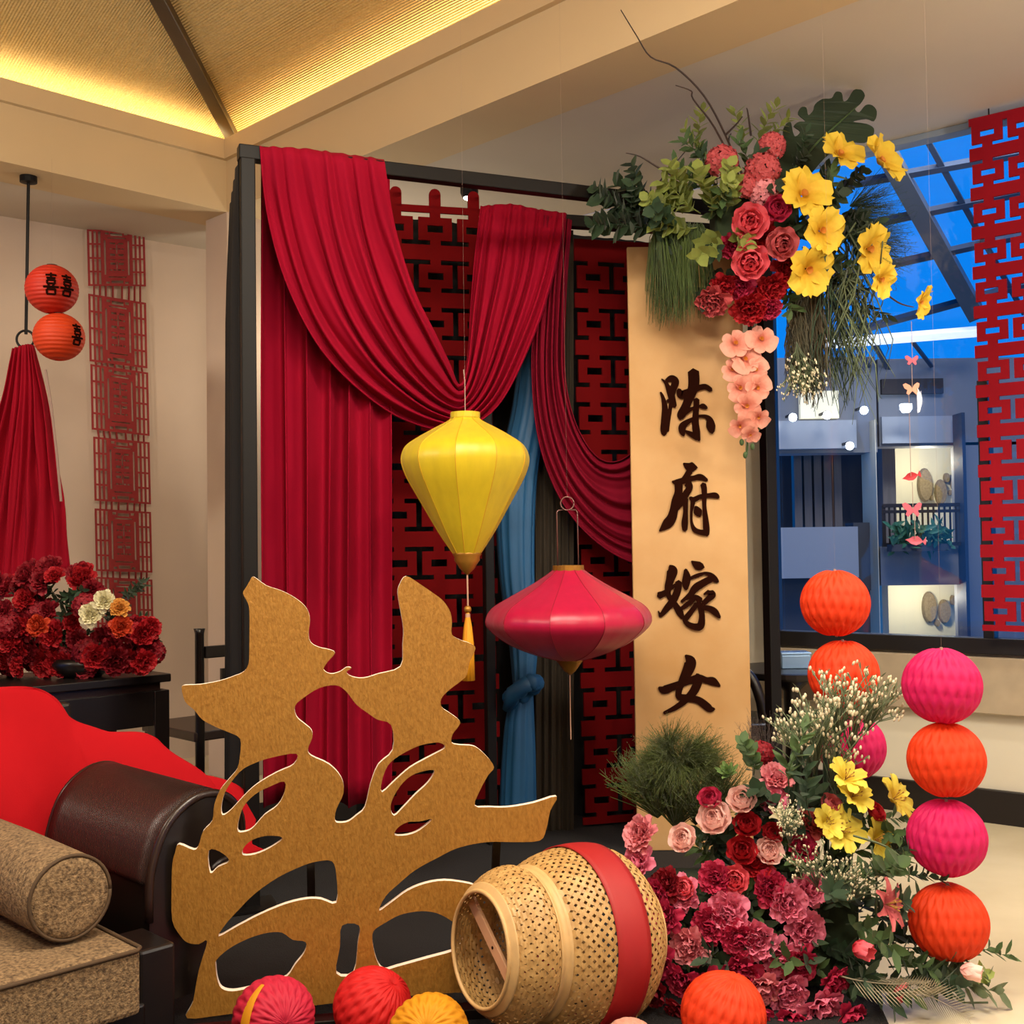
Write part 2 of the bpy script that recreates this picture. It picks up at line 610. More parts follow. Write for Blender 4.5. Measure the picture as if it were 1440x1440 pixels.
fbox('balcony_room_wall', 1236, 820, 1356, 980, 11.0, 'cream_room', 0.1)
fbox('balcony_pier', 1240, 624, 1262, 770, 10.4, 'curtain_out', 0.4)
fbox('balcony_pier', 1240, 822, 1252, 960, 10.4, 'cream_trim', 0.4)
for px, py, rx, ry in ((1301, 682, 10, 24), (1323, 692, 8, 18), (1331, 672, 3.5, 7), (1342, 678, 5, 11), (1310, 700, 2, 4), (1336, 693, 2, 4),
                       (1307, 854, 9.5, 22), (1328, 860, 8, 17), (1318, 876, 3, 5), (1340, 844, 3, 7)):
    c = P(px, py, 10.95)
    ob('oval_ornament', lathe([(0.01, -0.03), (0.9, -0.03), (1, 0), (1, 0.03)], 20, c,
       (Vector((rx / F * 10.95, 0, 0)), Vector((0, 0, ry / F * 10.95)), Vector((0, 1, 0)))), 'oval_decor', bl)
rl = thing('balcony_railing', E(1295, 768, 9.82), 'dark metal balcony railing across the atrium with thin upright bars', 'railing')
for y0, y1, nm in ((709, 712, 'top_rail'), (718, 720, 'rail'), (764, 767, 'rail')):
    a, b = E(1241, y0, 9.8), E(1354, y1, 9.8)
    ob(nm, box((a + b) / 2, (b.x - a.x, 0.03, abs(b.z - a.z) + 0.004)), 'rail_metal', rl)
for i in range(15):
    px = 1243 + i * 7.8
    a, b = E(px, 711, 9.8), E(px, 766, 9.8)
    ob('baluster', box((a + b) / 2, (0.014 if i % 14 else 0.03, 0.014, a.z - b.z)), 'rail_metal', rl)
# plant on the balcony
def leafquad(c, d, n, l, w):
    d = Vector(d).normalized()
    s = d.cross(Vector(n)).normalized()
    nn = s.cross(d)
    pts = [c, c + d * l * .35 + s * w + nn * w * .25, c + d * l * .7 + s * w * .8 + nn * w * .2, c + d * l, c + d * l * .7 - s * w * .8 + nn * w * .2,
           c + d * l * .35 - s * w + nn * w * .25, c + d * l * .35, c + d * l * .7]
    return pts, [(0, 6, 1), (6, 7, 2, 1), (7, 3, 2), (0, 5, 6), (6, 5, 4, 7), (7, 4, 3)]
gs = []
for i in range(150):
    c = P(1250 + R.random() * 84, 740 + R.random() * 32, 9.6 + R.random() * 0.15)
    gs.append(leafquad(c, (R.uniform(-1, 1), R.uniform(-1, .2), R.uniform(-.6, 1)), (R.random(), -1, R.random()), R.uniform(.07, .14), .022))
pl = thing('balcony_plant', E(1290, 772, 9.68), 'leafy green plant along the foot of the distant balcony railing', 'plant')
ob('foliage', merge(*gs), 'out_leaf', pl)
ob('planter', box(P(1292, 770, 9.67), (0.5, 0.12, 0.06)), 'facade_dark', pl)
# string of lamps outside
for px, py in ((1115, 587), (1163, 584), (1215, 577), (1195, 627)):
    c = P(px, py, 9.7)
    o = thing('outdoor_lamp', c, {1115: 'leftmost white lamp shining on the building across the atrium', 1163: 'white lamp under the cream lit window across the atrium',
              1215: 'rightmost white lamp of the upper three on the building outside', 1195: 'white lamp below the other three on the building outside'}[px], 'lamp', 'lamps on the building outside')
    ob('bulb', ball(c, 0.035, 12, 8), 'lamp_white', o, smooth=True)
    ob('bracket', box(c + Vector((0, 0.12, 0.03)), (0.02, 0.22, 0.02)), 'rail_metal', o)
c = P(1274, 575, 9.7)
o = thing('balcony_downlight', c, 'small white downlight on the wall above the balcony opposite', 'lamp')
ob('lamp_head', lathe([(0.05, 0.04), (0.05, 0), (0.03, -0.03)], 14, c), 'lamp_white', o)
light('balcony_downlight_lamp', 'SPOT', c + Vector((0, -0.02, -0.04)), 9, (0.9, 0.95, 1), 0.03, c + Vector((0, 0.25, -1)), 100)
# glass roof of the atrium
gr = thing('glass_roof', P(1300, 480, 9.9), 'steel-framed glass roof over the atrium with blue dusk sky behind', 'roof')
RO = P(1290, 505, 9.9)
RN = Vector((0.06, 0.55, 0.83)).normalized()
def rp(px, py, off=0.0):
    return PP(px, py, RO, RN) + RN * off
ob('main_beam', bar(rp(1225, 175), rp(1372, 440), 0.13, 0.16, RN), 'steel', gr)
for a, b, w in (((1150, 330), (1440, 270), .05), ((1150, 395), (1440, 330), .05), ((1150, 480), (1440, 400), .05), ((1180, 262), (1440, 215), .05),
                ((1300, 190), (1440, 440), .04), ((1100, 240), (1250, 520), .04), ((1200, 480), (1225, 520), .03), ((1275, 470), (1310, 515), .03)):
    ob('mullion', bar(rp(*a), rp(*b), w, w, RN), 'steel_dark', gr)
mat('tube_light', '#ffffff', emit=(0.9, 0.93, 1, 1), estr=0.75)
ob('light_strip', bar(rp(1130, 480, -.05), rp(1375, 460, -.05), 0.08, 0.05, RN), 'tube_light', gr)
for a, b in ((1130, 1230), (1230, 1330), (1330, 1450)):
    for t0, t1 in ((180, 320), (320, 500)):
        ob('pane', slab([rp(a, t0, .06), rp(b, t0, .06), rp(b, t1, .06), rp(a, t1, .06)], 0.012, RN), 'roof_glass', gr)

# ------------------------------------------------------------------ the draped stand
FZ = 2.57
FL = PZ(347, 216, FZ)
FRt = Vector((1.056, 4.67, FZ))
BLt = PZ(335, 284, FZ)
_b = PZ(800, 312, FZ)
BRt = BLt + (_b - BLt) * 1.55
dF = (FRt - FL).normalized()
sd = thing('backdrop_stand', (FL.x, FL.y, 0), 'black metal box-frame stand carrying the red drapes', 'stand')
for p in (FL, FRt, BLt, BRt):
    ob('post', box((p.x, p.y, (FZ - 0.02) / 2), (0.05, 0.05, FZ - 0.02), yawax(math.atan2(dF.y, dF.x))), 'black_metal', sd, bevel=0.004)
    ob('foot_plate', box((p.x, p.y, 0.015), (0.16, 0.16, 0.008), yawax(math.atan2(dF.y, dF.x))), 'black_metal', sd)
ob('top_bar', bar(FL - dF * .03, FRt + dF * .03, 0.05, 0.05), 'black_metal', sd, bevel=0.004)
xb0 = BLt + (BRt - BLt) * .47
ob('top_bar', bar(xb0, BRt, 0.05, 0.05), 'black_metal', sd, bevel=0.004)
ob('post', box((xb0.x, xb0.y, (FZ - 0.02) / 2), (0.04, 0.04, FZ - 0.02), yawax(math.atan2(dF.y, dF.x))), 'black_metal', sd, bevel=0.004)
ob('side_bar', bar(FL, BLt, 0.04, 0.04), 'black_metal', sd, bevel=0.004)
ob('side_bar', bar(FRt, BRt, 0.04, 0.04), 'black_metal', sd, bevel=0.004)

def swag(guides, nf, amp, nu=110, nv=64, ph=0.0, topfade=0.35):
    """guides: polylines of (px, py, depth) from the outer to the inner edge of the cloth"""
    res = []
    for gd in guides:
        c = cr(gd, 12)
        # resample by arc length in the picture plane
        L = [0]
        for a, b in zip(c, c[1:]):
            L.append(L[-1] + math.hypot(b[0] - a[0], b[1] - a[1]))
        out = []
        k = 0
        for j in range(nv + 1):
            t = L[-1] * j / nv
            while k < len(L) - 2 and L[k + 1] < t:
                k += 1
            u = (t - L[k]) / max(1e-6, L[k + 1] - L[k])
            out.append(tuple(x + (y - x) * u for x, y in zip(c[k], c[k + 1])))
        res.append(out)
    G = len(res)
    sp = []
    for j in range(nv + 1):
        sp.append(cr([res[i][j] for i in range(G)], 40))
    def fn(u, v):
        row = sp[int(round(v * nv))]
        x = u * (len(row) - 1)
        i = min(int(x), len(row) - 2)
        p = [a + (b - a) * (x - i) for a, b in zip(row[i], row[i + 1])]
        e = min(1, topfade + 2.2 * v, topfade + 2.2 * (1 - v))
        w = u + 0.018 * sin(v * 5 + u * 9 + ph) + 0.012 * sin(v * 11 + u * 23)
        fold = sin(2 * pi * nf * w + ph) + 0.45 * sin(2 * pi * nf * 1.7 * w + 1.3 * v + ph) 
        q = P(p[0], p[1], p[2])
        return q + Vector((0, -1, 0)) * (amp * e * fold)
    return grid(fn, nu, nv)

g1 = [[(366, 213, 3.95), (366, 210, 3.85), (376, 300, 3.93), (404, 400, 3.99), (450, 490, 4.08), (508, 552, 4.2), (570, 592, 4.36), (640, 606, 4.48), (700, 572, 4.53), (748, 480, 4.56), (778, 390, 4.6), (797, 300, 4.68)],
      [(420, 217, 3.99), (420, 214, 3.885), (434, 310, 3.97), (468, 420, 4.05), (520, 505, 4.14), (575, 556, 4.27), (620, 582, 4.4), (655, 585, 4.5), (690, 545, 4.53), (722, 460, 4.55), (745, 380, 4.6), (756, 294, 4.66)],
      [(482, 225, 4.05), (482, 222, 3.945), (500, 320, 4.02), (535, 420, 4.1), (578, 497, 4.2), (612, 540, 4.32), (638, 562, 4.42), (656, 560, 4.5), (674, 520, 4.53), (694, 440, 4.56), (708, 370, 4.59), (718, 287, 4.63)],
      [(541, 232, 4.11), (541, 229, 4.01), (556, 320, 4.1), (582, 405, 4.18), (612, 468, 4.28), (632, 510, 4.38), (643, 538, 4.45), (651, 535, 4.5), (657, 500, 4.52), (662, 430, 4.54), (668, 360, 4.56), (676, 290, 4.6)]]
c1 = ob('drape_swag', swag(g1, 8, 0.025, 130, 80, 0.0, 0.2), 'red_drape', smooth=True, solid=0.003)
tag(c1, 'large crimson swag looped from the front bar down behind the yellow lantern', 'drape', 'red drapes on the stand')
g2 = [[(766, 303, 4.66), (752, 420, 4.64), (748, 540, 4.64), (762, 640, 4.66), (800, 722, 4.7), (860, 778, 4.72), (930, 800, 4.74), (1000, 780, 4.78), (1040, 700, 4.8)],
      [(785, 306, 4.68), (775, 420, 4.66), (772, 530, 4.66), (785, 610, 4.68), (815, 675, 4.7), (862, 715, 4.72), (912, 715, 4.74), (970, 670, 4.78), (1010, 580, 4.82)],
      [(804, 309, 4.69), (796, 420, 4.68), (794, 520, 4.68), (806, 585, 4.69), (830, 632, 4.7), (858, 650, 4.72), (892, 632, 4.75), (930, 560, 4.8), (960, 450, 4.86)]]
c2 = ob('drape_swag', swag(g2, 7, 0.018, 90, 60, 0.7), 'red_drape_shaded', smooth=True, solid=0.003)
tag(c2, 'dark maroon swag in deep shadow between the crimson swag and the calligraphy board', 'drape', 'red drapes on the stand')

def curtain(px0, px1, ytop0, ytop1, ybot, d0, d1, nf, amp, nu=140, nv=24, ph=0.0, taper=0.0):
    def fn(u, v):
        px = px0 + (px1 - px0) * u
        yt = ytop0 + (ytop1 - ytop0) * u
        d = d0 + (d1 - d0) * u
        a, b = P(px, yt, d), P(px + taper * (u - .5) * 2, ybot, d)
        q = Vector((a.x + (b.x - a.x) * v, a.y, a.z + (b.z - a.z) * v))
        w = u + 0.012 * sin(4 * v + 7 * u + ph)
        fo = sin(2 * pi * nf * w + ph) + 0.5 * sin(2 * pi * nf * 0.43 * w + 2.0 + ph) + .25 * sin(2 * pi * nf * 2.1 * w)
        k = 0.4 + 0.6 * min(1, v * 3)
        return q + Vector((0.35 * amp * k * cos(2 * pi * nf * w + ph), -amp * k * fo, 0))
    return grid(fn, nu, nv)
o = ob('drape_curtain', curtain(366, 546, 224, 246, 1132, 4.10, 4.28, 6, 0.034), 'red_drape', smooth=True, solid=0.003)
tag(o, 'straight crimson curtain hanging in long folds beside the black post', 'drape', 'red drapes on the stand')
# black cloth on the left side of the stand
def side(u, v):
    a = FL + (BLt - FL) * u
    z = (FZ - 0.02) * (1 - v) + 0.05 * v
    k = 0.016 * sin(u * 2 * pi * 4 + v) * min(1, v * 5 + .2)
    return Vector((a.x + k - 0.03 - 0.02 * v, a.y + k, z))
o = ob('side_cloth', grid(side, 40, 16), 'black_cloth', smooth=True, solid=0.003)
tag(o, 'black cloth closing the left side of the stand next to the white wall', 'drape')
o = ob('back_cloth', curtain(500, 1010, 300, 350, 1180, 4.96, 5.2, 16, 0.014, 260), 'black_cloth', smooth=True, solid=0.003)
tag(o, 'black cloth hanging behind the red lattice screens of the stand', 'drape')
o = ob('olive_cloth', curtain(752, 806, 318, 324, 1195, 4.84, 4.86, 5, 0.008, 60), 'olive_cloth', smooth=True, solid=0.003)
tag(o, 'narrow dark olive cloth hanging above and behind the red saucer lantern', 'drape')

# blue knotted cloth
def bluecol(pts, nf=5, amp=0.12, seg=40):
    c = cr(pts, 8)
    v, f = [], []
    for i, (px, py, d, w) in enumerate(c):
        p = P(px, py, d)
        w = w / F * d
        for k in range(seg):
            th = 2 * pi * k / seg
            r = 1 + amp * sin(nf * 2 * th + i * .05) + amp * .5 * sin(nf * 3.3 * th)
            v.append(p + Vector((w * r * cos(th), w * .55 * r * sin(th), 0)))
    for i in range(len(c) - 1):
        for k in range(seg):
            k2 = (k + 1) % seg
            f.append((i * seg + k, i * seg + k2, (i + 1) * seg + k2, (i + 1) * seg + k))
    return v, f
bt = thing('blue_cloth', P(733, 1200, 4.52), 'blue cloth hanging in a knot behind the red saucer lantern', 'drape')
ob('hanging_length', bluecol([(756, 330, 4.78, 14), (752, 470, 4.78, 18), (745, 570, 4.77, 22), (727, 680, 4.75, 25), (727, 800, 4.74, 22), (736, 900, 4.72, 18), (737, 962, 4.7, 14)]), 'blue_cloth', bt, smooth=True)
ob('tail', bluecol([(735, 972, 4.7, 13), (731, 1010, 4.7, 18), (730, 1060, 4.7, 21), (729, 1130, 4.7, 23), (729, 1172, 4.7, 25)]), 'blue_cloth', bt, smooth=True)
kn = []
for i in range(33):
    t = 2 * pi * i / 32
    kn.append(P(735 + 17 * cos(t) + 6 * sin(t), 972 - 9 * sin(t) - 10 * cos(t), 4.65 - 0.045 * sin(t)))
ob('knot', tube(kn, [0.032 + .006 * sin(i * 1.3) for i in range(33)], 12), 'blue_cloth', bt, smooth=True)
ob('knot', tube([P(712, 998, 4.63), P(722, 975, 4.6), P(740, 962, 4.6), P(756, 966, 4.63)], [.018, .034, .034, .018], 12), 'blue_cloth', bt, smooth=True)

# ------------------------------------------------------------------ red lattice screens
def lattice(ncol, h, c=0.17, per=0.205):
    kc, kp = c / .17, per / .205
    xs, ys = [0, ncol * c], [0, h]
    for k in range(ncol + 1):
        for t in (-.062, -.012, .012, .062):
            xs.append(min(max(k * c + t * kc, 0), ncol * c))
    for k in range(ncol):
        for t in (-.034, .034):
            xs.append((k + .5) * c + t * kc)
    n = int(h / per) + 1
    for k in range(n):
        for t in (.03, .05, .085, .115, .150, .17):
            y = k * per + t * kp
            if y < h:
                ys.append(y)
    def filled(x, y):
        r = (y % per) / kp
        k = round(x / c)
        xb = abs(x - k * c) / kc
        xc = abs((x / c) % 1 - .5) * .17
        if y < 0.03 or y > h - 0.03:
            return True
        if (.03 < r < .05 or .150 < r < .17) and xb < .062:
            return False
        if .05 < r < .150 and xb < .012:
            return False
        if .085 < r < .115 and xc < .034:
            return False
        return True
    return xs, ys, filled
def screen(name, org, ux, ncol, h, m, label, finial=True, n=None, c=.17, per=.205):
    n = n or Vector((ux.y, -ux.x, 0))
    t = thing(name, org, label, 'screen', 'red double-happiness lattice screens')
    xs, ys, fl = lattice(ncol, h, c, per)
    ob('lattice_panel', cell_panel(xs, ys, fl, org, ux, Z, n, 0.012), m, t)
    if finial:
        for k in range(ncol):
            p = org + ux * ((k + .5) * .17) + Z * h
            gs = [box(p + Z * .02 + n * .006, (.05, .012, .06), (ux, n, Z)), lathe([(.025, 0), (.025, .012)], 16, p + Z * .05, (ux, Z, n))]
            ob('finial', merge(*gs), m, t)
        for k in range(ncol):
            pass
    return t
s1 = P(528, 276, 4.8)
s1 = Vector((s1.x, s1.y, 0.02))
ub = (BRt - BLt); ub.z = 0; ub.normalize()
screen('lattice_screen', s1, ub, 3, 2.66, 'red_lattice', 'red lattice screen behind the large crimson swag and yellow lantern')
s2 = P(806, 340, 4.9)
s2 = Vector((s2.x, s2.y, 0.02))
screen('lattice_screen', s2, ub, 4, 2.52, 'red_lattice', 'red lattice screen partly hidden behind the calligraphy board', False)
# hanging panel in front of the window
op = WW + NW * 0.14
q = PP(1372, 500, op, NW)
q = Vector((q.x, q.y, 0.83))
t = screen('lattice_screen', q, DW, 4, HC - 0.86, 'red_lattice_window', 'red lattice panel hanging in front of the window at the right edge', False, NW, .145, .168)
for k in (0.08, 0.43):
    ob('hanging_cord', tube([q + DW * k + Z * (HC - .865), q + DW * k + Z * (HC - .83)], 0.003, 6), 'black_metal', t)

# ------------------------------------------------------------------ gold double-happiness cut-out
OUT = [(357,811),(374,823),(397,831),(417,842),(431,855),(436,871),(434,890),(437,903),(449,910),(463,913),(471,918),(461,930),(455,941),(465,947),(478,944),(487,938),(494,939),(487,945),(495,951),(511,953),(532,947),(563,937),(566,907),(567,884),(563,859),(559,834),(562,821),(571,810),(590,821),(609,834),(623,845),(633,861),(635,877),(635,892),(648,900),(662,905),(668,912),(660,930),(656,948),(648,957),(632,969),(620,982),(621,994),(632,1002),(646,1013),(644,1021),(636,1032),(635,1044),(648,1047),(667,1049),(684,1063),(694,1078),(686,1089),(675,1109),(667,1132),(688,1134),(715,1134),(750,1128),(782,1119),(773,1139),(767,1166),(758,1181),(723,1183),(684,1183),(644,1191),(615,1205),(584,1222),(561,1241),(542,1259),(533,1279),(552,1266),(573,1251),(598,1241),(625,1237),(652,1240),(667,1244),(676,1252),(680,1275),(678,1300),(672,1330),(666,1360),(660,1392),(640,1394),(560,1400),(467,1409),(442,1412),(323,1424),(264,1430),(272,1407),(280,1363),(292,1322),(280,1326),(265,1324),(255,1315),(243,1293),(242,1250),(243,1214),(247,1197),(252,1186),(273,1194),(280,1187),(286,1168),(299,1153),(302,1130),(310,1110),(322,1095),(334,1080),(338,1060),(338,1038),(322,1029),(307,1023),(286,1012),(274,998),(261,986),(256,967),(261,963),(282,962),(309,957),(330,950),(343,944),(350,932),(351,907),(351,859),(348,846),(342,834),(347,825),(352,816)]
HOLES = [
 [(472,963),(486,971),(501,990),(517,1002),(530,1011),(550,1019),(552,1054),(532,1074),(521,1101),(513,1134),(502,1145),(490,1154),(478,1156),(471,1153),(473,1137),(483,1114),(480,1093),(463,1074),(438,1062),(433,1053),(439,1037),(438,1026),(428,1017),(417,1007),(415,992),(428,980),(449,967)],
 [(417,1059),(413,1074),(392,1084),(372,1095),(355,1107),(338,1124),(324,1139),(313,1145),(312,1130),(319,1109),(338,1084),(359,1072),(384,1064)],
 [(400,1098),(400,1114),(390,1132),(372,1145),(357,1162),(347,1168),(335,1168),(336,1153),(343,1133),(359,1116),(380,1105)],
 [(398,1177),(380,1191),(359,1200),(342,1201),(343,1191),(355,1180),(376,1174)],
 [(294,1195),(309,1196),(323,1209),(307,1218),(296,1226)],
 [(467,1210),(473,1230),(473,1268),(451,1263),(430,1263),(401,1270),(367,1284),(334,1301),(308,1315),(317,1299),(334,1280),(359,1255),(392,1232),(426,1216),(447,1210)],
 [(305,1348),(323,1332),(350,1318),(377,1310),(397,1310),(412,1320),(430,1323),(428,1338),(415,1355),(403,1372),(380,1380),(350,1388),(327,1392),(312,1388),(306,1375),(304,1358)],
 [(625,1051),(602,1064),(577,1078),(557,1095),(537,1113),(537,1097),(545,1076),(561,1062),(586,1049),(607,1044),(619,1044)],
 [(610,1082),(602,1099),(584,1116),(567,1134),(554,1146),(549,1134),(554,1118),(567,1099),(584,1087)],
 [(607,1151),(590,1166),(573,1173),(555,1173),(559,1163),(573,1155),(590,1154)],
 [(540,1297),(560,1286),(580,1281),(600,1280),(620,1285),(640,1298),(650,1312),(645,1330),(633,1337),(600,1346),(557,1358),(540,1362),(530,1350),(524,1325),(525,1308)],
 [(481,1300),(505,1300),(503,1325),(497,1367),(473,1367),(478,1330)]]
go = P(264, 1430, 2.84)
gyaw = radians(9)
gx = Vector((cos(gyaw), sin(gyaw), 0))
gn = Vector((sin(gyaw), -cos(gyaw), 0))
def gold_local(px, py):
    p = PP(px, py, go, gn) - go
    return (p.dot(gx), p.z)
pts2 = [[gold_local(x, y) for x, y in cr(poly, 3, True)] for poly in [OUT] + HOLES]
zmin = min(p[1] for p in pts2[0])
cu = bpy.data.curves.new('gold_character', 'CURVE')
cu.dimensions = '2D'
cu.fill_mode = 'BOTH'
cu.extrude = 0.009
for poly in pts2:
    s = cu.splines.new('POLY')
    s.points.add(len(poly) - 1)
    for i, (x, y) in enumerate(poly):
        s.points[i].co = (x, y - zmin, 0, 1)
    s.use_cyclic_u = True
tmp = bpy.data.objects.new('tmp', cu)
COL.objects.link(tmp)
bpy.context.view_layer.update()
me = bpy.data.meshes.new_from_object(tmp.evaluated_get(bpy.context.evaluated_depsgraph_get()))
bpy.data.objects.remove(tmp, do_unlink=True)
me.name = 'board'
me.materials.clear()
me.materials.append(MATS['gold_face'])
me.materials.append(MATS['board_edge'])
for p in me.polygons:
    p.material_index = 0 if abs(p.normal.z) > 0.5 else 1
gm = Matrix((gx, Z, gn)).transposed().to_4x4()
gm.translation = (go.x, go.y, go.z + zmin)
me.transform(gm)
gt = thing('gold_character', go, 'gold cut-out double happiness character standing on the floor', 'sign')
ob('cutout_board', me, None, gt)
for s in (0.30, 0.78):
    b0 = Vector((go.x, go.y, 0)) + gx * s - gn * 0.016
    ob('prop', merge(bar(b0 + Z * .5, b0 - gn * .2 + Z * .02, .02, .012), bar(b0 + Z * .02, b0 - gn * .2 + Z * .02, .02, .02)), 'black_wood', gt)

gb = Vector((go.x, go.y, 0)) + gx * .5
ob('base_plinth', box(gb + Z * (.0095 + .012), (.98, .05, .024), (gx, gn, Z)), 'black_wood', gt, bevel=.002)

# ------------------------------------------------------------------ calligraphy board
BD = 4.5
b0, b1 = P(888, 700, BD), P(1050, 700, BD)
btop = P(968, 346, BD).z
bc = thing('calligraphy_board', ((b0.x + b1.x) / 2, BD, 0), 'tall tan parchment board with four brushed black characters', 'sign')
ob('board', box(((b0.x + b1.x) / 2, BD + .012, btop / 2 + .005), (b1.x - b0.x, 0.02, btop - .01)), 'parchment', bc, bevel=0.003)
ob('easel_leg', bar(((b0.x + b1.x) / 2, BD + .03, 1.5), ((b0.x + b1.x) / 2, BD + .3, 0.02), .03, .03), 'black_wood', bc)
CH = {
 (910, 510): [[(230,500,30),(270,600,60),(300,760,90),(295,950,105),(285,1120,110),(285,1205,80)],
  [(245,275,20),(320,350,55),(390,500,105),(430,640,100),(465,735,70)], [(320,310,60),(410,270,110),(480,320,110),(440,440,110),(410,560,100)],
  [(400,690,60),(380,840,60),(355,960,70),(320,1150,90)], [(340,640,50),(420,650,60)],
  [(780,150,170),(790,300,170),(775,430,160),(710,590,140),(650,740,130),(580,870,130),(560,930,90)],
  [(535,450,60),(575,540,130),(690,500,110),(860,430,90),(980,405,85),(1075,460,70)],
  [(835,620,90),(825,800,90),(815,1000,105),(835,1180,110),(880,1310,40)], [(870,740,25),(940,735,85),(1010,765,40)],
  [(600,860,100),(700,800,70),(790,760,40)], [(790,940,50),(680,1000,80),(600,1070,110),(590,1150,100),(615,1225,50)],
  [(640,1150,30),(740,1205,80),(850,1275,80)], [(870,900,40),(980,905,55),(1050,960,100),(1075,1070,140),(1095,1170,80)]],
 (910, 645): [[(615,80,30),(690,130,120),(760,145,150),(835,150,50)], [(720,210,100),(660,300,90),(610,350,70)],
  [(425,385,30),(490,395,80),(640,365,100),(780,330,80),(900,310,95),(1010,365,50)],
  [(530,410,130),(530,560,120),(490,720,140),(450,880,130),(410,1010,150),(330,1110,150),(210,1220,25)],
  [(690,420,120),(715,490,100),(640,620,110),(560,740,110),(500,850,70)], [(645,680,90),(648,900,75),(635,1080,100),(637,1200,80)],
  [(725,655,50),(790,690,85),(900,640,70),(1040,620,70),(1150,620,90),(1205,655,50)],
  [(945,430,90),(965,540,85),(965,800,65),(985,1000,85),(1000,1180,100),(1010,1285,70)],
  [(1010,1250,100),(900,1240,80),(800,1195,75),(752,1080,45),(745,920,40),(760,810,60),(775,720,80)], [(820,810,50),(855,890,130),(880,955,80)]],
 (910, 780): [[(390,190,60),(425,270,160),(390,420,130),(355,560,110),(365,690,80),(470,840,90),(550,970,110),(600,1070,60)],
  [(530,460,100),(515,600,110),(440,770,115),(330,910,100),(230,1030,60)], [(225,1040,50),(190,950,15)],
  [(200,690,110),(290,650,90),(400,570,60),(480,500,40)], [(750,110,25),(850,180,130),(930,205,100)],
  [(650,250,50),(668,370,120),(655,490,120),(660,580,60)], [(735,395,50),(850,350,60),(980,312,45),(1080,350,80),(1150,420,90),(1200,455,40)],
  [(1090,400,100),(960,470,110),(820,560,120),(720,680,80),(580,790,40)], [(700,730,50),(820,720,80),(900,770,90)],
  [(790,760,70),(680,840,80),(580,910,60)], [(840,830,80),(760,940,80),(665,1060,90),(630,1110,70)],
  [(860,800,70),(905,900,90),(925,1050,90),(900,1200,120),(800,1215,100),(690,1170,80),(625,1100,60)],
  [(1070,630,90),(1100,680,110),(1030,750,90),(950,820,80)], [(960,670,30),(1040,620,60)], [(930,890,70),(1060,910,90),(1150,970,100),(1225,1060,45)]],
 (910, 910): [[(650,140,40),(730,240,170),(690,390,170),(605,560,130),(545,700,100),(540,830,100),(680,860,110),(850,890,110),(960,960,120),(1060,1040,110),(1135,1045,40)],
  [(200,680,40),(290,720,130),(480,650,110),(680,580,100),(860,520,110),(1000,560,100),(1110,580,130),(1225,655,40)],
  [(840,460,60),(865,550,130),(790,740,130),(640,900,100),(480,1020,80),(290,1110,50)]]}
def stroke(pl, off, d, th=0.004):
    c = cr(pl, 6)
    V, Fc = [], []
    n = len(c)
    left, right = [], []
    for i, (x, y, w) in enumerate(c):
        a, b = c[max(i - 1, 0)], c[min(i + 1, n - 1)]
        tx, ty = b[0] - a[0], b[1] - a[1]
        l = math.hypot(tx, ty) or 1
        nx, ny = -ty / l, tx / l
        w = max(w * 1.12, 14)
        left.append((x + nx * w / 2, y + ny * w / 2))
        right.append((x - nx * w / 2, y - ny * w / 2))
    def capp(p, t, w):
        return [(p[0] + t[0] * w / 2 * s, p[1] + t[1] * w / 2 * s) for s in (.6,)]
    t1 = (c[-1][0] - c[-2][0], c[-1][1] - c[-2][1]); l1 = math.hypot(*t1) or 1
    t0 = (c[0][0] - c[1][0], c[0][1] - c[1][1]); l0 = math.hypot(*t0) or 1
    e1 = (c[-1][0] + t1[0] / l1 * c[-1][2] * .45, c[-1][1] + t1[1] / l1 * c[-1][2] * .45)
    e0 = (c[0][0] + t0[0] / l0 * c[0][2] * .35, c[0][1] + t0[1] / l0 * c[0][2] * .35)
    def w3(q, dd):
        return P(off[0] + q[0] / 12, off[1] + q[1] / 12, dd)
    for dd in (d - th, d + .002):
        V += [w3(q, dd) for q in left] + [w3(q, dd) for q in right] + [w3(e0, dd), w3(e1, dd)]
    K = 2 * n + 2
    for i in range(n - 1):
        Fc.append((i, i + 1, n + i + 1, n + i))
        Fc.append((i, K + i, K + i + 1, i + 1))
        Fc.append((n + i, n + i + 1, K + n + i + 1, K + n + i))
    Fc += [(2 * n, 0, n), (n - 1, 2 * n + 1, 2 * n - 1), (2 * n, n, K + n, K + 2 * n), (0, 2 * n, K + 2 * n, K), (2 * n + 1, n - 1, K + n - 1, K + 2 * n + 1), (2 * n - 1, 2 * n + 1, K + 2 * n + 1, K + 2 * n - 1)]
    return V, Fc
for off, sts in CH.items():
    ob('brushed_character', merge(*[stroke(s, off, BD - .001 - .0004 * i) for i, s in enumerate(sts)]), 'ink', bc)

# ------------------------------------------------------------------ silk lanterns
mat('yellow_silk', '#dcc322', 0.38, sheen=0.1, var=0.14, vscale=9, stretch=(4, 4, 0.5), trans=0.18)
mat('red_silk', '#b90d3e', 0.33, sheen=0.1, var=0.14, vscale=9, stretch=(4, 4, 0.6), trans=0.12)
mat('gold_cap', '#a8772a', 0.4, metal=0.5, var=0.2, vscale=30)
mat('yellow_rib', '#c79a17', 0.5)
mat('red_rib', '#8d0c25', 0.5)
mat('tassel_gold', '#e59a12', 0.6, var=0.2, vscale=60, stretch=(4, 4, 0.2))
mat('cord_pale', '#b98f77', 0.7)
mat('wire', '#7c5a55', 0.35, metal=0.6)
mat('thread', '#a08478', 0.6)

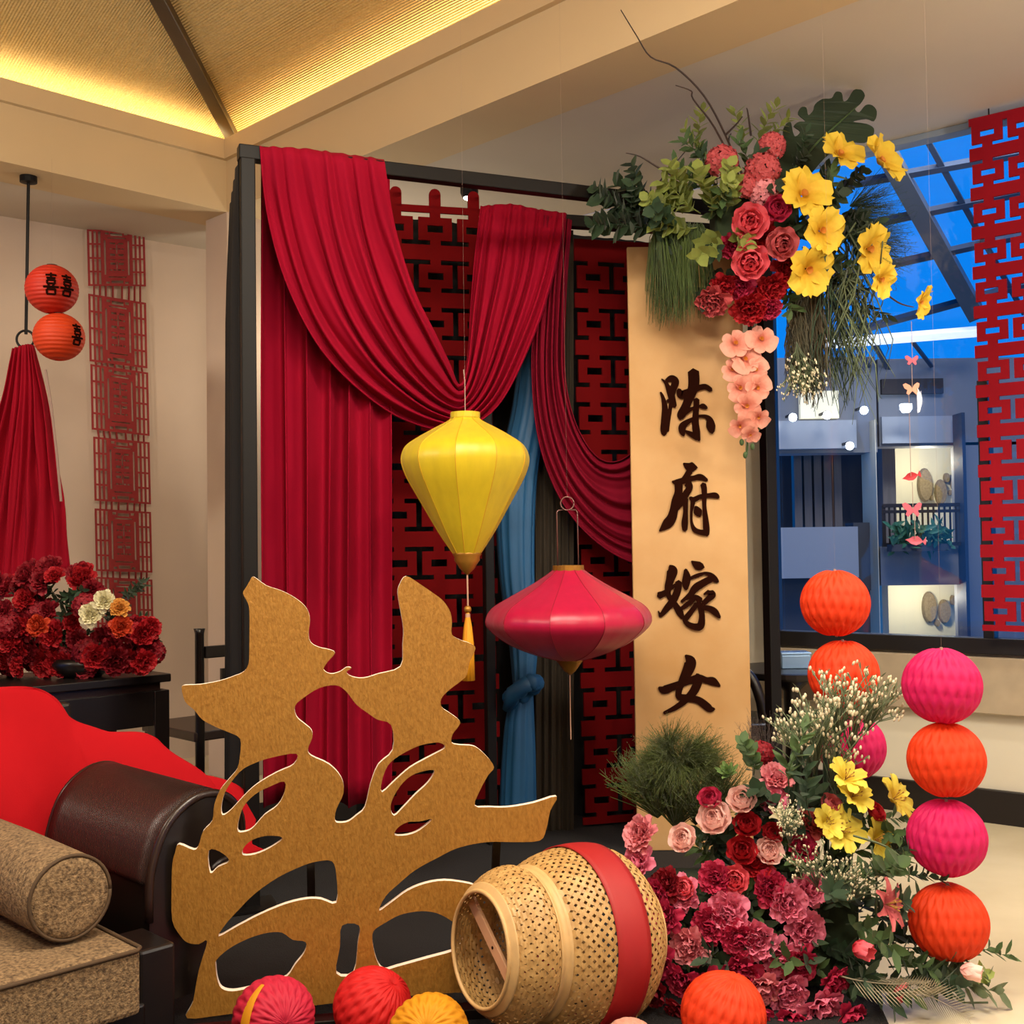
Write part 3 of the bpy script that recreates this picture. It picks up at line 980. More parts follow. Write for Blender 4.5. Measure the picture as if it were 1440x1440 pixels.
def silk_lantern(name, px, d, prof, nrib, m, ribm, label, cat='lantern', ph=0.2):
    """prof: list of (radius px, py) top to bottom"""
    pr = cr(prof, 4)
    c = P(px, pr[len(pr) // 2][1], d)
    pr = [(max(r, 1) / F * d, P(px, y, d).z) for r, y in pr]
    t = thing(name, c, label, cat, 'silk lanterns hanging before the stand')
    for k in range(nrib):
        t0 = 2 * pi * k / nrib + ph
        t1 = 2 * pi * (k + 1) / nrib + ph
        def fn(u, v):
            x = v * (len(pr) - 1)
            i = min(int(x), len(pr) - 2)
            r = pr[i][0] + (pr[i + 1][0] - pr[i][0]) * (x - i)
            z = pr[i][1] + (pr[i + 1][1] - pr[i][1]) * (x - i)
            th = t0 + (t1 - t0) * u
            flat = cos(pi / nrib) / cos((u - .5) * 2 * pi / nrib)
            rr = r * (0.35 + 0.65 * flat) * (1 + .006 * sin(u * 17 + v * 9 + k))
            return Vector((c.x + rr * cos(th), c.y + rr * sin(th), z))
        ob('silk_panel', grid(fn, 8, len(pr) - 1), m, t, smooth=True)
        ob('rib', tube([Vector((c.x + r * cos(t0) * .998, c.y + r * sin(t0) * .998, z)) for r, z in pr], 0.0016, 5), ribm, t)
    return t, c, pr

def hang(t, p, ztop, r=0.0007):
    ob('hanging_thread', tube([p, Vector((p.x, p.y, ztop))], r * .25, 4), 'thread', t)

t, c, pr = silk_lantern('silk_lantern', 655, 3.9, [(20, 586), (24, 592), (45, 603), (70, 617), (85, 628), (91, 642), (90, 655), (82, 675), (62, 710), (40, 748), (20, 778)], 10, 'yellow_silk', 'yellow_rib',
                        'shiny yellow silk lantern shaped like a diamond with orange tassel')
k39 = 3.9 / F
zz = lambda y: P(655, y, 3.9).z
ob('top_ring', lathe([(21 * k39, zz(588)), (21 * k39, zz(580)), (18 * k39, zz(580)), (18 * k39, zz(588))], 24, (c.x, c.y, 0), cap=False), 'yellow_silk', t, smooth=False)
ob('bottom_cap', lathe([(20 * k39, zz(776)), (20 * k39, zz(780)), (18 * k39, zz(783)), (18 * k39, zz(788)), (13 * k39, zz(795)), (11 * k39, zz(799)), (4 * k39, zz(806)), (2 * k39, zz(808))], 24, (c.x, c.y, 0)), 'gold_cap', t, smooth=True)
ob('cord', tube([(c.x, c.y, zz(806)), (c.x + .001, c.y, zz(856))], 0.003, 6), 'cord_pale', t)
ob('bead', ball((c.x, c.y, zz(857)), 0.013, 14, 8), 'gold_cap', t, smooth=True)
ts = ob('tassel', lathe([(.006, zz(862)), (.008, zz(868)), (.013, zz(880)), (.019, zz(905)), (.021, zz(957))], 30, (c.x, c.y, 0), mod=lambda th, i, h: 1 + .08 * sin(th * 10)), 'tassel_gold', t, smooth=True)
ob('tassel_tie', lathe([(.008, zz(863)), (.0085, zz(868))], 14, (c.x, c.y, 0)), 'cord_pale', ts)
ob('hanging_wire', tube([(c.x, c.y, zz(590)), (c.x, c.y, zz(535)), (c.x - .004, c.y, zz(520))], 0.0018, 6), 'thread', t)
hang(t, Vector((c.x, c.y, zz(530))), 3.6)

t, c, pr = silk_lantern('silk_lantern', 800, 4.1, [(21, 800), (26, 805), (52, 822), (85, 840), (108, 854), (117, 870), (112, 884), (88, 903), (55, 918), (20, 928)], 10, 'red_silk', 'red_rib',
                        'wide flat crimson silk lantern shaped like a saucer', ph=0.05)
k41 = 4.1 / F
zz = lambda y: P(800, y, 4.1).z
ob('top_ring', lathe([(22 * k41, zz(803)), (22 * k41, zz(795)), (19 * k41, zz(795)), (19 * k41, zz(803))], 24, (c.x, c.y, 0), cap=False), 'gold_cap', t)
ob('bottom_cap', lathe([(21 * k41, zz(924)), (19 * k41, zz(929)), (8 * k41, zz(944)), (2 * k41, zz(949))], 24, (c.x, c.y, 0)), 'gold_cap', t, smooth=True)
ob('cord', tube([(c.x, c.y, zz(947)), (c.x, c.y, zz(1040))], 0.002, 6), 'cord_pale', t)
ob('wire_handle', tube([(c.x - .037, c.y, zz(800)), (c.x - .038, c.y, zz(720)), (c.x - .032, c.y, zz(717)), (c.x + .03, c.y, zz(717)), (c.x + .036, c.y, zz(720)), (c.x + .037, c.y, zz(800))], 0.0028, 6), 'wire', t, smooth=True)
rg = [(c.x + .024 * cos(a), c.y, zz(708) + .024 * sin(a)) for a in [2 * pi * i / 24 for i in range(25)]]
ob('wire_ring', tube(rg, 0.0028, 6), 'wire', t, smooth=True)
hang(t, Vector((c.x, c.y, zz(700))), 3.55)

# ------------------------------------------------------------------ bamboo basket lantern on the floor
mat('bamboo', '#c09a60', 0.5, var=0.3, vscale=40, col2='#97713c')
mat('bamboo_rim', '#c5a06a', 0.5, var=0.15, vscale=30)
mat('red_band', '#9a0e10', 0.6, var=0.1, vscale=10)
mat('pale_wood', '#d3a27a', 0.55, var=0.15, vscale=14)
bk = Vector(((812 - 720) / F * 2.88, 2.88, 0.228))
axd = Vector((-.85, -.525, 0.09)).normalized()
bx_ = axd.cross(Z).normalized()
by_ = bx_.cross(axd)
prof = cr([(.130, .300), (.152, .282), (.176, .245), (.184, .205), (.168, .172), (.188, .148), (.208, .10), (.220, .03), (.219, -.03), (.205, -.08), (.172, -.12), (.14, -.145)], 5)
hs = [h for r, h in prof]
def rad(h):
    for (r0, h0), (r1, h1) in zip(prof, prof[1:]):
        if h1 <= h <= h0:
            return r0 + (r1 - r0) * (h0 - h) / max(1e-6, h0 - h1)
    return prof[-1][0] if h < 0 else prof[0][0]
def bp(r, th, h):
    return bk + axd * h + (bx_ * cos(th) + by_ * sin(th)) * r
bt = thing('bamboo_basket', (bk.x, bk.y, 0), 'open-ended woven bamboo lantern with broad red band lying on its side', 'basket')
NS, NR = 60, 58
for sgn in (1, -1):
    V, Fc = [], []
    for s in range(NR):
        base = len(V)
        for i in range(NS + 1):
            h = .297 - .44 * i / NS
            th = 2 * pi * s / NR + sgn * 2.1 * (i / NS)
            r = rad(h) + sgn * .0012 * (1 if (i + s) % 2 else -1)
            wd = 0.0064 / max(r, .1)
            V.append(bp(r, th - wd, h))
            V.append(bp(r, th + wd, h))
        for i in range(NS):
            a = base + 2 * i
            Fc.append((a, a + 1, a + 3, a + 2))
    o = ob('woven_strips', (V, Fc), 'bamboo', bt, solid=0.0012)
    o['kind'] = 'stuff'
def ring(h, rr, r2, name, m):
    pts = [bp(rr, 2 * pi * i / 64, h) for i in range(65)]
    return ob(name, tube(pts, r2, 8, False), m, bt, smooth=True)
def bandg(h0, h1, off, n=6):
    V, Fc = [], []
    for j in range(n + 1):
        h = h0 + (h1 - h0) * j / n
        for k in range(72):
            V.append(bp(rad(h) + off, 2 * pi * k / 72, h))
    for j in range(n):
        for k in range(72):
            k2 = (k + 1) % 72
            Fc.append((j * 72 + k, j * 72 + k2, (j + 1) * 72 + k2, (j + 1) * 72 + k))
    return V, Fc
ob('rim_band', bandg(.302, .286, .002), 'bamboo_rim', bt, smooth=True, solid=.004)
ring(.302, rad(.299), .005, 'rim', 'bamboo_rim')
ob('waist_band', bandg(.188, .158, .003), 'bamboo_rim', bt, smooth=True, solid=.003)
ob('red_band', bandg(.06, -.035, .005), 'red_band', bt, smooth=True, solid=.003)
ring(-.145, .14, .006, 'rim', 'bamboo_rim')
th0 = radians(34)
e = (bx_ * cos(th0) + by_ * sin(th0))
f2 = (bx_ * -sin(th0) + by_ * cos(th0))
cb = bk + axd * .262
cbar = ob('crossbar', box(cb, (.29, .03, .01), (e, f2, axd)), 'pale_wood', bt, bevel=.002)
ob('peg_hole', lathe([(.004, .0052), (.004, .0062)], 12, cb, (e, f2, axd)), 'ink', cbar)

# ------------------------------------------------------------------ honeycomb paper balls
def honeymesh(name, m, r, n=26, amp=.10, seed=0):
    V, Fc = [], []
    NT, NP = 64, 156
    for i in range(NT + 1):
        t = pi * i / NT
        for k in range(NP):
            p = 2 * pi * k / NP
            a = n / 2 * p
            q = 3.6 * t + .25 * sin(2 * p + seed)
            cell = max(abs(cos(a + q)), abs(cos(a - q)))
            dep = amp * (1 - cell) * 1.9 * min(1, sin(t) * 1.6)
            rr = r * (1 - dep) * (1 - .07 * math.exp(-(sin(t) / .16) ** 2)) * (1 + .012 * sin(3 * p + seed))
            V.append(Vector((rr * sin(t) * cos(p), rr * sin(t) * sin(p), rr * cos(t) * .98)))
    for i in range(NT):
        for k in range(NP):
            k2 = (k + 1) % NP
            Fc.append((i * NP + k, (i + 1) * NP + k, (i + 1) * NP + k2, i * NP + k2))
    return mesh(name, (V, Fc), m, True)
mat('tissue_orange', '#ee4108', 0.7, var=0.12, vscale=9, trans=0.3)
mat('tissue_pink', '#dd1166', 0.7, var=0.12, vscale=9, trans=0.3)
mat('tissue_red', '#cf0d10', 0.7, var=0.12, vscale=9, trans=0.25)
mat('tissue_yellow', '#e39a0a', 0.7, var=0.12, vscale=9, trans=0.3)
mat('tissue_blush', '#dca08c', 0.7, var=0.12, vscale=9, trans=0.3)
mat('tissue_crimson', '#c41a3c', 0.7, var=0.12, vscale=9, trans=0.25)
HM = {k: honeymesh('honeycomb_paper', 'tissue_' + k, 1.0, 22, .045) for k in ('orange', 'pink', 'red', 'yellow', 'blush', 'crimson')}
def pball(px, py, d, rpx, colr, label, tilt=(0, 0, 0), group=None, floor=False, hangz=None):
    r = rpx / F * d
    c = P(px, py, d)
    if floor:
        c = Vector((c.x, c.y, r * .985 + .006))
    t = thing('paper_ball', c, label, 'paper ball', group)
    o = bpy.data.objects.new('honeycomb_sphere', HM[colr])
    COL.objects.link(o)
    put(o, t)
    o.matrix_basis = Matrix.Translation(c) @ Matrix.Rotation(tilt[2], 4, 'Z') @ Matrix.Rotation(tilt[0], 4, 'X') @ Matrix.Rotation(tilt[1], 4, 'Y') @ Matrix.Scale(r, 4)
    if not floor:
        ob('tie', tube([c + Z * r * .88, c + Z * (r * .99)], .004, 6), 'thread', t)
        ob('tie', tube([c - Z * r * .99, c - Z * (r * .88)], .004, 6), 'thread', t)
    if hangz:
        hang(t, c + Z * r * .95, hangz, .0006)
    return t, c, r
G1 = 'paper balls on the right-hand string'
pball(1325, 964, 3.0, 54, 'pink', 'hot pink honeycomb paper ball at the top of the right-hand string of four', (.05, 0, .3), G1, hangz=HC)
pball(1330, 1068, 3.0, 53, 'orange', 'orange honeycomb paper ball second from the top on the right-hand string', (0, .05, 1.1), G1)
pball(1332, 1178, 3.0, 54, 'pink', 'hot pink honeycomb paper ball hanging between two orange ones on the right', (.06, 0, 2.0), G1)
pball(1334, 1296, 3.0, 54, 'orange', 'orange honeycomb paper ball at the bottom of the right-hand string', (-.06, 0, .6), G1)
G2 = 'paper balls on the string behind the flowers'
pball(1175, 848, 3.35, 48, 'orange', 'orange honeycomb paper ball in front of the window, topmost of its string', (0, 0, .2), G2, hangz=HC)
pball(1186, 948, 3.35, 49, 'orange', 'orange honeycomb paper ball right behind the tall white sprigs', (0, .04, .9), G2)
pball(1197, 1050, 3.35, 47, 'pink', 'pink honeycomb paper ball half hidden behind the tall floor flowers', (0, 0, 1.4), G2)
for (a, b, d, px) in ((1117, 1124, 3.0, 1331), (1231, 1243, 3.0, 1323), (894, 902, 3.35, 1180)):
    pass
G3 = 'paper balls on the floor in front'
pball(385, 1426, 2.72, 57, 'crimson', 'crimson honeycomb paper ball with orange stripe, leftmost on the floor', (1.35, .3, .2), G3, True)
pball(524, 1412, 2.78, 55, 'red', 'bright red honeycomb paper ball on the floor beside the yellow one', (.5, .6, .2), G3, True)
pball(603, 1440, 2.62, 57, 'yellow', 'yellow honeycomb paper ball on the floor by the basket opening', (.9, -.5, .6), G3, True)
pball(885, 1446, 2.60, 41, 'blush', 'small blush pink honeycomb paper ball on the floor below the basket', (1.2, .4, 0), G3, True)
pball(1018, 1430, 2.70, 59, 'orange', 'orange honeycomb paper ball on the floor below the pink carnations', (.25, .2, .4), G3, True)
# orange stripe of the leftmost ball
for o_ in [x for x in COL.objects if x.name.startswith('paper_ball') and 'stripe' in x.get('label', '')]:
    cc = o_.location
    r = 57 / F * 2.72
    V, Fc = [], []
    for i in range(25):
        t_ = pi * (.12 + .76 * i / 24)
        for k, w in enumerate((-.14, -.05, .05, .14)):
            n_ = Vector((sin(t_) * sin(-.55 + w), -sin(t_) * cos(-.55 + w), cos(t_)))
            V.append(cc + n_ * r * (1.005 + (.01 if k in (1, 2) else 0)))
    for i in range(24):
        for k in range(3):
            a = i * 4 + k
            Fc.append((a, a + 1, a + 5, a + 4))
    ob('orange_stripe', (V, Fc), 'tissue_yellow', o_, smooth=True, label='orange paper stripe')

# ------------------------------------------------------------------ sofa on the left
mat('tweed', '#977c59', 0.9, var=0.6, vscale=120, col2='#453320', bump=0.5, bscale=220, detail=2)
mat('piping', '#4a3722', 0.8)
mat('cane_arm', '#2c1916', 0.38, var=0.3, vscale=60, bump=0.5, wave=(60, 'X'))
A = Vector((-.7071, .7071, 0))
B = Vector((.7071, .7071, 0))
S = Vector((-.833, 2.549, 0))
def sp(a, b, z):
    return S + A * a + B * b + Z * z
sf = thing('sofa', sp(.5, -.9, 0), 'low black wooden sofa frame with rolled cane arm', 'sofa')
ob('seat_base', box(sp(.53, -1.06, .135), (.94, 2.2, .09), (A, B, Z)), 'black_wood', sf, bevel=.006)
# rolled arm: solid profile in the B-z plane swept along A
apr = cr([(.135, .10), (.135, .36), (.145, .44), (.175, .515), (.225, .565), (.285, .588), (.345, .575), (.385, .53), (.392, .47), (.365, .42), (.325, .405), (.30, .38), (.29, .30), (.29, .10)], 4)
def armbody(a0, a1):
    n = len(apr)
    V = [sp(a0, b, z) for b, z in apr] + [sp(a1, b, z) for b, z in apr]
    return V, [tuple(range(n)), tuple(range(2 * n - 1, n - 1, -1))] + [(i, i + n, (i + 1) % n + n, (i + 1) % n) for i in range(n)]
arm = ob('arm_body', armbody(.225, .825), 'black_wood', sf)
skin = apr[5:26]
def skinfn(u, v):
    x = u * (len(skin) - 1)
    i = min(int(x), len(skin) - 2)
    b, z = [p + (q - p) * (x - i) for p, q in zip(skin[i], skin[i + 1])]
    cb, cz = .27, .46
    l = math.hypot(b - cb, z - cz)
    return sp(.235 + .58 * v, b + (b - cb) / l * .006, z + (z - cz) / l * .006)
ob('cane_cover', grid(skinfn, 40, 10), 'cane_arm', arm, smooth=True, solid=.006)
for a_ in (.228, .822):
    ob('edge_rail', tube([sp(a_, b, z) for b, z in apr[3:44]], .011, 8), 'dark_wood', arm, smooth=True)
ob('front_panel', box(sp(.15, .075, .15), (.16, .09, .29), (A, B, Z)), 'black_wood', sf, bevel=.008)
for a_, b_ in ((.09, .0), (.94, .0), (.09, -2.05), (.94, -2.05)):
    ob('leg', box(sp(a_, b_, .05), (.08, .08, .085), (A, B, Z)), 'black_wood', sf, bevel=.006)
ob('backrest', box(sp(1.06, -.85, .42), (.05, 2.3, .66), (A, B, Z)), 'black_wood', sf, bevel=.01)

def cushion(a0, a1, b0, b1, z0, z1):
    n = 14
    def f(u, v, top):
        a = a0 + (a1 - a0) * u
        b = b0 + (b1 - b0) * v
        bulge = .008 * (1 - (2 * u - 1) ** 6) * (1 - (2 * v - 1) ** 6)
        return sp(a, b, (z1 + bulge) if top else z0)
    g1 = grid(lambda u, v: f(u, v, True), n, n)
    g2 = grid(lambda u, v: f(u, v, False), n, n)
    V = g1[0] + g2[0]
    K = len(g1[0])
    Fc = list(g1[1]) + [tuple(i + K for i in q[::-1]) for q in g2[1]]
    edge = [i for i in range(n + 1)] + [(j + 1) * (n + 1) - 1 for j in range(1, n + 1)] + [n * (n + 1) + i for i in range(n - 1, -1, -1)] + [j * (n + 1) for j in range(n - 1, 0, -1)]
    for i in range(len(edge)):
        j = (i + 1) % len(edge)
        Fc.append((edge[i], edge[i] + K, edge[j] + K, edge[j]))
    return V, Fc
cz0, cz1 = .182, .329
cu_ = thing('seat_cushion', sp(.5, -.6, cz0), 'brown tweed seat cushion with dark piping on the sofa', 'cushion')
ob('cushion_body', cushion(0, 1.0, -1.6, 0, cz0, cz1), 'tweed', cu_, bevel=.014)
z_ = cz1 - .003
ob('piping', tube([sp(1.0, .002, z_), sp(.1, .002, z_), sp(.012, .002, z_), sp(-.002, -.012, z_), sp(-.002, -.3, z_), sp(-.002, -1.6, z_)], .005, 6), 'piping', cu_, smooth=True)
be = sp(.124, -.104, .436)
bo = thing('bolster', be, 'round brown tweed bolster lying along the sofa arm', 'cushion')
r_ = .095
pf = [(.004, 0), (.07, -.002), (.085, .001), (r_, .014), (r_ + .001, .1), (r_ + .003, .35), (r_, .68), (.08, .70), (.004, .705)]
ob('bolster_body', lathe(pf, 36, be, (B, Z, A)), 'tweed', bo, smooth=True)
ob('piping', tube([be + (B * cos(a) + Z * sin(a)) * (r_ - .003) + A * .005 for a in [2 * pi * i / 40 for i in range(41)]], .0045, 6), 'piping', bo, smooth=True)

# red cloth over the sofa back
top = cr([(-.7, .885), (-.24, .885), (.02, .845), (.19, .763), (.295, .687), (.47, .64), (.61, .563), (.74, .485), (.83, .42), (.89, .34)], 8)
def throwfn(u, v):
    x = u * (len(top) - 1)
    i = min(int(x), len(top) - 2)
    b, zt = [p + (q - p) * (x - i) for p, q in zip(top[i], top[i + 1])]
    n = .02 * sin(b * 18 + v * 6) + .018 * sin(b * 8 - v * 9) + .009 * sin(b * 31 + v * 13)
    if v < .75:
        w = v / .75
        a = .85 + .15 * w ** .7 + n * .6
        z = .20 + (zt - .20) * (1 - (1 - w) ** 1.6)
        if b > .3:
            a = .88 + .12 * w + n * .3
            z = .2 + (zt - .2) * (1 - (1 - w) ** 1.6)
    else:
        w = (v - .75) / .25
        a = 1.0 + .15 * w + n * .3
        z = zt - .45 * zt * w ** 1.6 + .012 * sin(w * pi)
    return sp(a, b + n, z + n * .5)
o = ob('red_throw', grid(throwfn, 120, 40), 'red_throw', smooth=True, solid=.004)
tag(o, 'bright red cloth thrown over the sofa back and trailing behind the arm', 'throw')

# ------------------------------------------------------------------ side table with red flowers, chair behind
tc = PZ(241, 947, .75)
def tp(a, b, z):
    return Vector((tc.x, tc.y, 0)) + A * a + B * b + Z * z
tb = thing('side_table', tp(.25, -.45, 0), 'black wooden side table carrying the red flowers', 'table')
ob('table_top', box(tp(.25, -.45, .735), (.5, .9, .03), (A, B, Z)), 'black_wood', tb, bevel=.004)
ob('waist', box(tp(.25, -.45, .705), (.44, .84, .03), (A, B, Z)), 'dark_wood', tb)
for a_ in (.03, .47):
    ob('apron', box(tp(a_, -.45, .625), (.025, .86, .13), (A, B, Z)), 'black_wood', tb, bevel=.003)
for b_ in (-.87, -.03):
    ob('apron', box(tp(.25, b_, .625), (.46, .025, .13), (A, B, Z)), 'black_wood', tb, bevel=.003)
for a_ in (.035, .465):
    for b_ in (-.865, -.035):
        ob('leg', box(tp(a_, b_, .345), (.06, .06, .69), (A, B, Z)), 'black_wood', tb, bevel=.003)

cp = P(281, 1000, 4.75)
cp.z = 0
ch = thing('chair', cp, 'black wooden chair standing behind the gold character at the wall', 'chair')
def chp(a, b, z):
    return cp + A * a + B * b + Z * z
zt = P(281, 884, 4.75).z
for b_ in (0, .40):
    ob('back_post', tube([chp(0, b_, 0), chp(0, b_, .45), chp(-.0, b_, zt - .02), chp(.0, b_, zt)], [.018, .02, .019, .024], 10), 'black_wood', ch, smooth=True)
ob('top_rail', box(chp(0, .2, zt - .10), (.03, .36, .05), (A, B, Z)), 'black_wood', ch, bevel=.004)
ob('back_splat', box(chp(0, .13, .62), (.016, .06, zt - .7), (A, B, Z)), 'black_wood', ch)
ob('back_splat', box(chp(0, .27, .62), (.016, .06, zt - .7), (A, B, Z)), 'black_wood', ch)
ob('seat', box(chp(.22, .2, .44), (.46, .46, .04), (A, B, Z)), 'dark_wood', ch, bevel=.006)
for b_ in (0, .40):
    ob('leg', box(chp(.42, b_, .21), (.04, .04, .42), (A, B, Z)), 'black_wood', ch)

# ------------------------------------------------------------------ pendant, cloth, paper lanterns and papercut banner at the left wall
PD = PZ(40, 248, HC)
pe = thing('pendant_rod', (PD.x, PD.y, HC), 'thin black ceiling rod with ring holding the gathered red cloth', 'hanging rod')
def pz(y):
    return P(40, y, PD.y).z
ob('ceiling_plate', lathe([(.04, HC - .001), (.04, HC - .03), (.02, HC - .035)], 20, (PD.x, PD.y, 0)), 'black_metal', pe)
ob('rod', tube([(PD.x, PD.y, HC - .03), (PD.x - .012, PD.y, pz(470))], .008, 8), 'black_metal', pe)
rc = Vector((PD.x - .015, PD.y, pz(477)))
ob('ring', tube([rc + Vector((.042 * cos(a), 0, .042 * sin(a))) for a in [2 * pi * i / 24 for i in range(25)]], .006, 8), 'black_metal', pe, smooth=True)
def gath(u, v, pts):
    pass
gd = [[(18, 490, 5.40), (5, 560, 5.38), (-20, 650, 5.36), (-40, 740, 5.34), (-45, 835, 5.34)],
      [(30, 486, 5.42), (25, 560, 5.40), (15, 650, 5.38), (8, 740, 5.36), (0, 840, 5.34)],
      [(40, 484, 5.40), (45, 560, 5.36), (45, 650, 5.34), (40, 740, 5.32), (30, 835, 5.32)],
      [(48, 486, 5.42), (66, 560, 5.40), (80, 650, 5.38), (92, 720, 5.36), (100, 800, 5.36)]]
o = ob('gathered_cloth', swag(gd, 8, .02, 90, 30, .3, .3), 'red_cloth_left', smooth=True, solid=.003)
tag(o, 'dark red cloth gathered at the pendant ring, hanging at the left edge', 'drape')
cdn = ob('beaded_cord', tube([P(64, 520, 5.3), P(72, 570, 5.3), P(80, 640, 5.3), P(86, 705, 5.3)], .006, 6), 'thread')
tag(cdn, 'thin pale beaded cord hanging along the dark red cloth', 'cord')
mat('lantern_orange', '#dd4312', 0.6, var=0.08, vscale=6, bump=0.3, wave=(18, 'Z'), trans=0.25)
mat('lantern_red', '#c62a12', 0.6, var=0.08, vscale=6, bump=0.3, wave=(18, 'Z'), trans=0.2)
XI = [[(2, 9), (8, 9)], [(5, 10), (5, 7.6)], [(2.6, 7.6), (7.4, 7.6)], [(3, 6.6), (7, 6.6), (7, 5.2), (3, 5.2), (3, 6.6)], [(3.6, 4.8), (4.1, 4)], [(6.4, 4.8), (5.9, 4)],
      [(1, 3.8), (9, 3.8)], [(2.8, 2.8), (7.2, 2.8), (7.2, .8), (2.8, .8), (2.8, 2.8)]]
def round_lantern(px, py, d, rpx, m, label, lon):
    c = P(px, py, d)
    r = rpx / F * d
    t = thing('paper_lantern', c, label, 'lantern', 'orange paper lanterns at the left wall')
    pf = []
    for i in range(41):
        a = pi * (.06 + .88 * i / 40)
        pf.append((r * sin(a) * (1 + .008 * (1 if i % 2 else -1)), -r * .96 * cos(a)))
    ob('paper_shade', lathe(pf, 40, c, cap=False), m, t, smooth=True)
    ob('rim_ring', lathe([(r * .2, r * .92), (r * .2, r * .97), (r * .17, r * .97)], 20, c, cap=False), 'black_metal', t)
    gs = []
    for k, l0 in enumerate(lon):
        for st_ in XI:
            path = []
            for (x0, y0), (x1, y1) in zip(st_, st_[1:]):
                for s_ in range(5):
                    x = x0 + (x1 - x0) * s_ / 4
                    y = y0 + (y1 - y0) * s_ / 4
                    lo = l0 + (x - 5) / 10 * .7
                    la = (y - 5) / 10 * .95
                    path.append(c + Vector((sin(lo) * cos(la), -cos(lo) * cos(la), .96 * sin(la))) * (r * 1.006))
            gs.append(tube(path, r * .045, 5))
    ob('black_character', merge(*gs), 'ink', t)
    return t
t = round_lantern(73, 407, 5.2, 36, 'lantern_red', 'red-orange round paper lantern with black characters, the upper of two', (.35, .98))
hang(t, P(73, 372, 5.2), HC, .0012)
round_lantern(83, 474, 5.2, 35, 'lantern_orange', 'bright orange round paper lantern hanging under the redder one', (1.15,))

def cutfn():
    xs = [0, 1]
    ys = [0, 1]
    bars = []
    for k in (0, .075, .15, .225):
        bars += [(k, k + .034), (1 - k - .034, 1 - k)]
    for a, b in bars:
        xs += [a, b]
    for y in (0, .03, .97, 1, .24, .27, .49, .52, .73, .76):
        ys.append(y)
    holes = []
    def H(x0, x1, y0, y1):
        x0, x1 = .5 + (x0 - .5) * 1.3, .5 + (x1 - .5) * 1.3
        holes.append((x0, x1, y0, y1))
        xs.extend((x0, x1))
        ys.extend((y0, y1))
    H(.42, .58, .05, .10), H(.42, .58, .90, .95), H(.35, .40, .04, .08), H(.60, .65, .04, .08), H(.35, .40, .92, .96), H(.60, .65, .92, .96)
    H(.33, .355, .18, .80), H(.645, .67, .18, .80), H(.38, .62, .83, .85), H(.38, .62, .13, .15)
    for cx in (.445, .555):
        H(cx - .035, cx + .035, .22, .25), H(cx - .035, cx + .035, .42, .46), H(cx - .04, cx - .008, .32, .345), H(cx + .008, cx + .04, .32, .345)
        H(cx - .035, cx + .035, .58, .62), H(cx - .04, cx - .008, .70, .725), H(cx + .008, cx + .04, .70, .725), H(cx - .04, cx + .04, .52, .535)
    H(.492, .508, .25, .42), H(.492, .508, .56, .72)
    def filled(x, y):
        if y < .03 or y > .97:
            return True
        if .259 < x < .741:
            return not any(a < x < b and c < y < d for a, b, c, d in holes)
        if any(a < x < b for a, b in bars):
            return True
        return any(a < y < b for a, b in ((.24, .27), (.49, .52), (.73, .76)))
    return xs, ys, filled
NL = Vector((DL.y, -DL.x, 0))
wo = WL + NL * .05
pb = thing('papercut_banner', PP(165, 870, wo, NL), 'red papercut double happiness banner hanging on the left wall', 'banner')
xs, ys, fl = cutfn()
cuts = [((122, 310), (203, 326), 92), ((124, 413), (205, 426), 95), ((127, 512), (208, 524), 92), ((131, 614), (210, 622), 90), ((133, 715), (212, 720), 88), ((135, 811), (214, 815), 88)]
for i, (p, q, h) in enumerate(cuts):
    a, b, c_ = PP(p[0], p[1], wo, NL), PP(q[0], q[1], wo, NL), PP(p[0] + 2, p[1] + h, wo, NL)
    if a.z > HC - .01:
        dz = a.z - HC + .01
        a.z -= dz
    ux = b - a
    uy = c_ - a
    ob('papercut_panel', cell_panel(xs, ys, fl, a, ux, uy, NL, .004), 'papercut_red', pb)
    if i < 5:
        n_ = cuts[i + 1]
        a2 = PP(n_[0][0], n_[0][1], wo, NL)
        b2 = PP(n_[1][0], n_[1][1], wo, NL)
        for s_ in (.1, .2, .3, .42, .58, .7, .8, .9):
            ob('tab', bar(a + ux * s_ + uy, a2 + (b2 - a2) * s_, .004, .02, NL), 'papercut_red', pb)

# ------------------------------------------------------------------ table and chair by the window, paper butterflies
tcn = P(1112, 940, 5.15)
tbl = thing('window_table', (tcn.x, tcn.y, 0), 'small black round table under the window behind the flowers', 'table')
ob('table_top', lathe([(.27, tcn.z - .03), (.28, tcn.z - .02), (.28, tcn.z), (.27, tcn.z + .003), (.001, tcn.z + .003)], 40, (tcn.x, tcn.y, 0)), 'black_wood', tbl)
ob('pedestal', lathe([(.15, .005), (.15, .02), (.04, .05), (.03, .3), (.035, tcn.z - .1), (.1, tcn.z - .03)], 24, (tcn.x, tcn.y, 0)), 'black_wood', tbl, smooth=True)
bx2 = P(1116, 922, 5.15)
o = thing('reflection_box', bx2, 'blue reflection on the black table by the window, shaped as a small box', 'box')
bz = tcn.z + .004
ob('box_body', box((bx2.x, bx2.y, bz + .03), (.13, .1, .06)), mat('reflection_blue', '#8fb3dd', 0.25, metal=0.5), o, bevel=.004)  # added box standing in for blue reflected in the shiny table top
ob('box_lid', box((bx2.x, bx2.y, bz + .066), (.136, .106, .012)), 'reflection_blue', o, bevel=.003)
cc = P(1050, 1000, 4.95)
rc_ = thing('round_back_chair', (cc.x, cc.y, 0), 'dark wooden chair with curved back rail beside the calligraphy board', 'chair')
arc = [P(1030, 938, 4.92), P(1054, 950, 4.9), P(1068, 980, 4.88), P(1075, 1020, 4.88), P(1077, 1060, 4.88)]
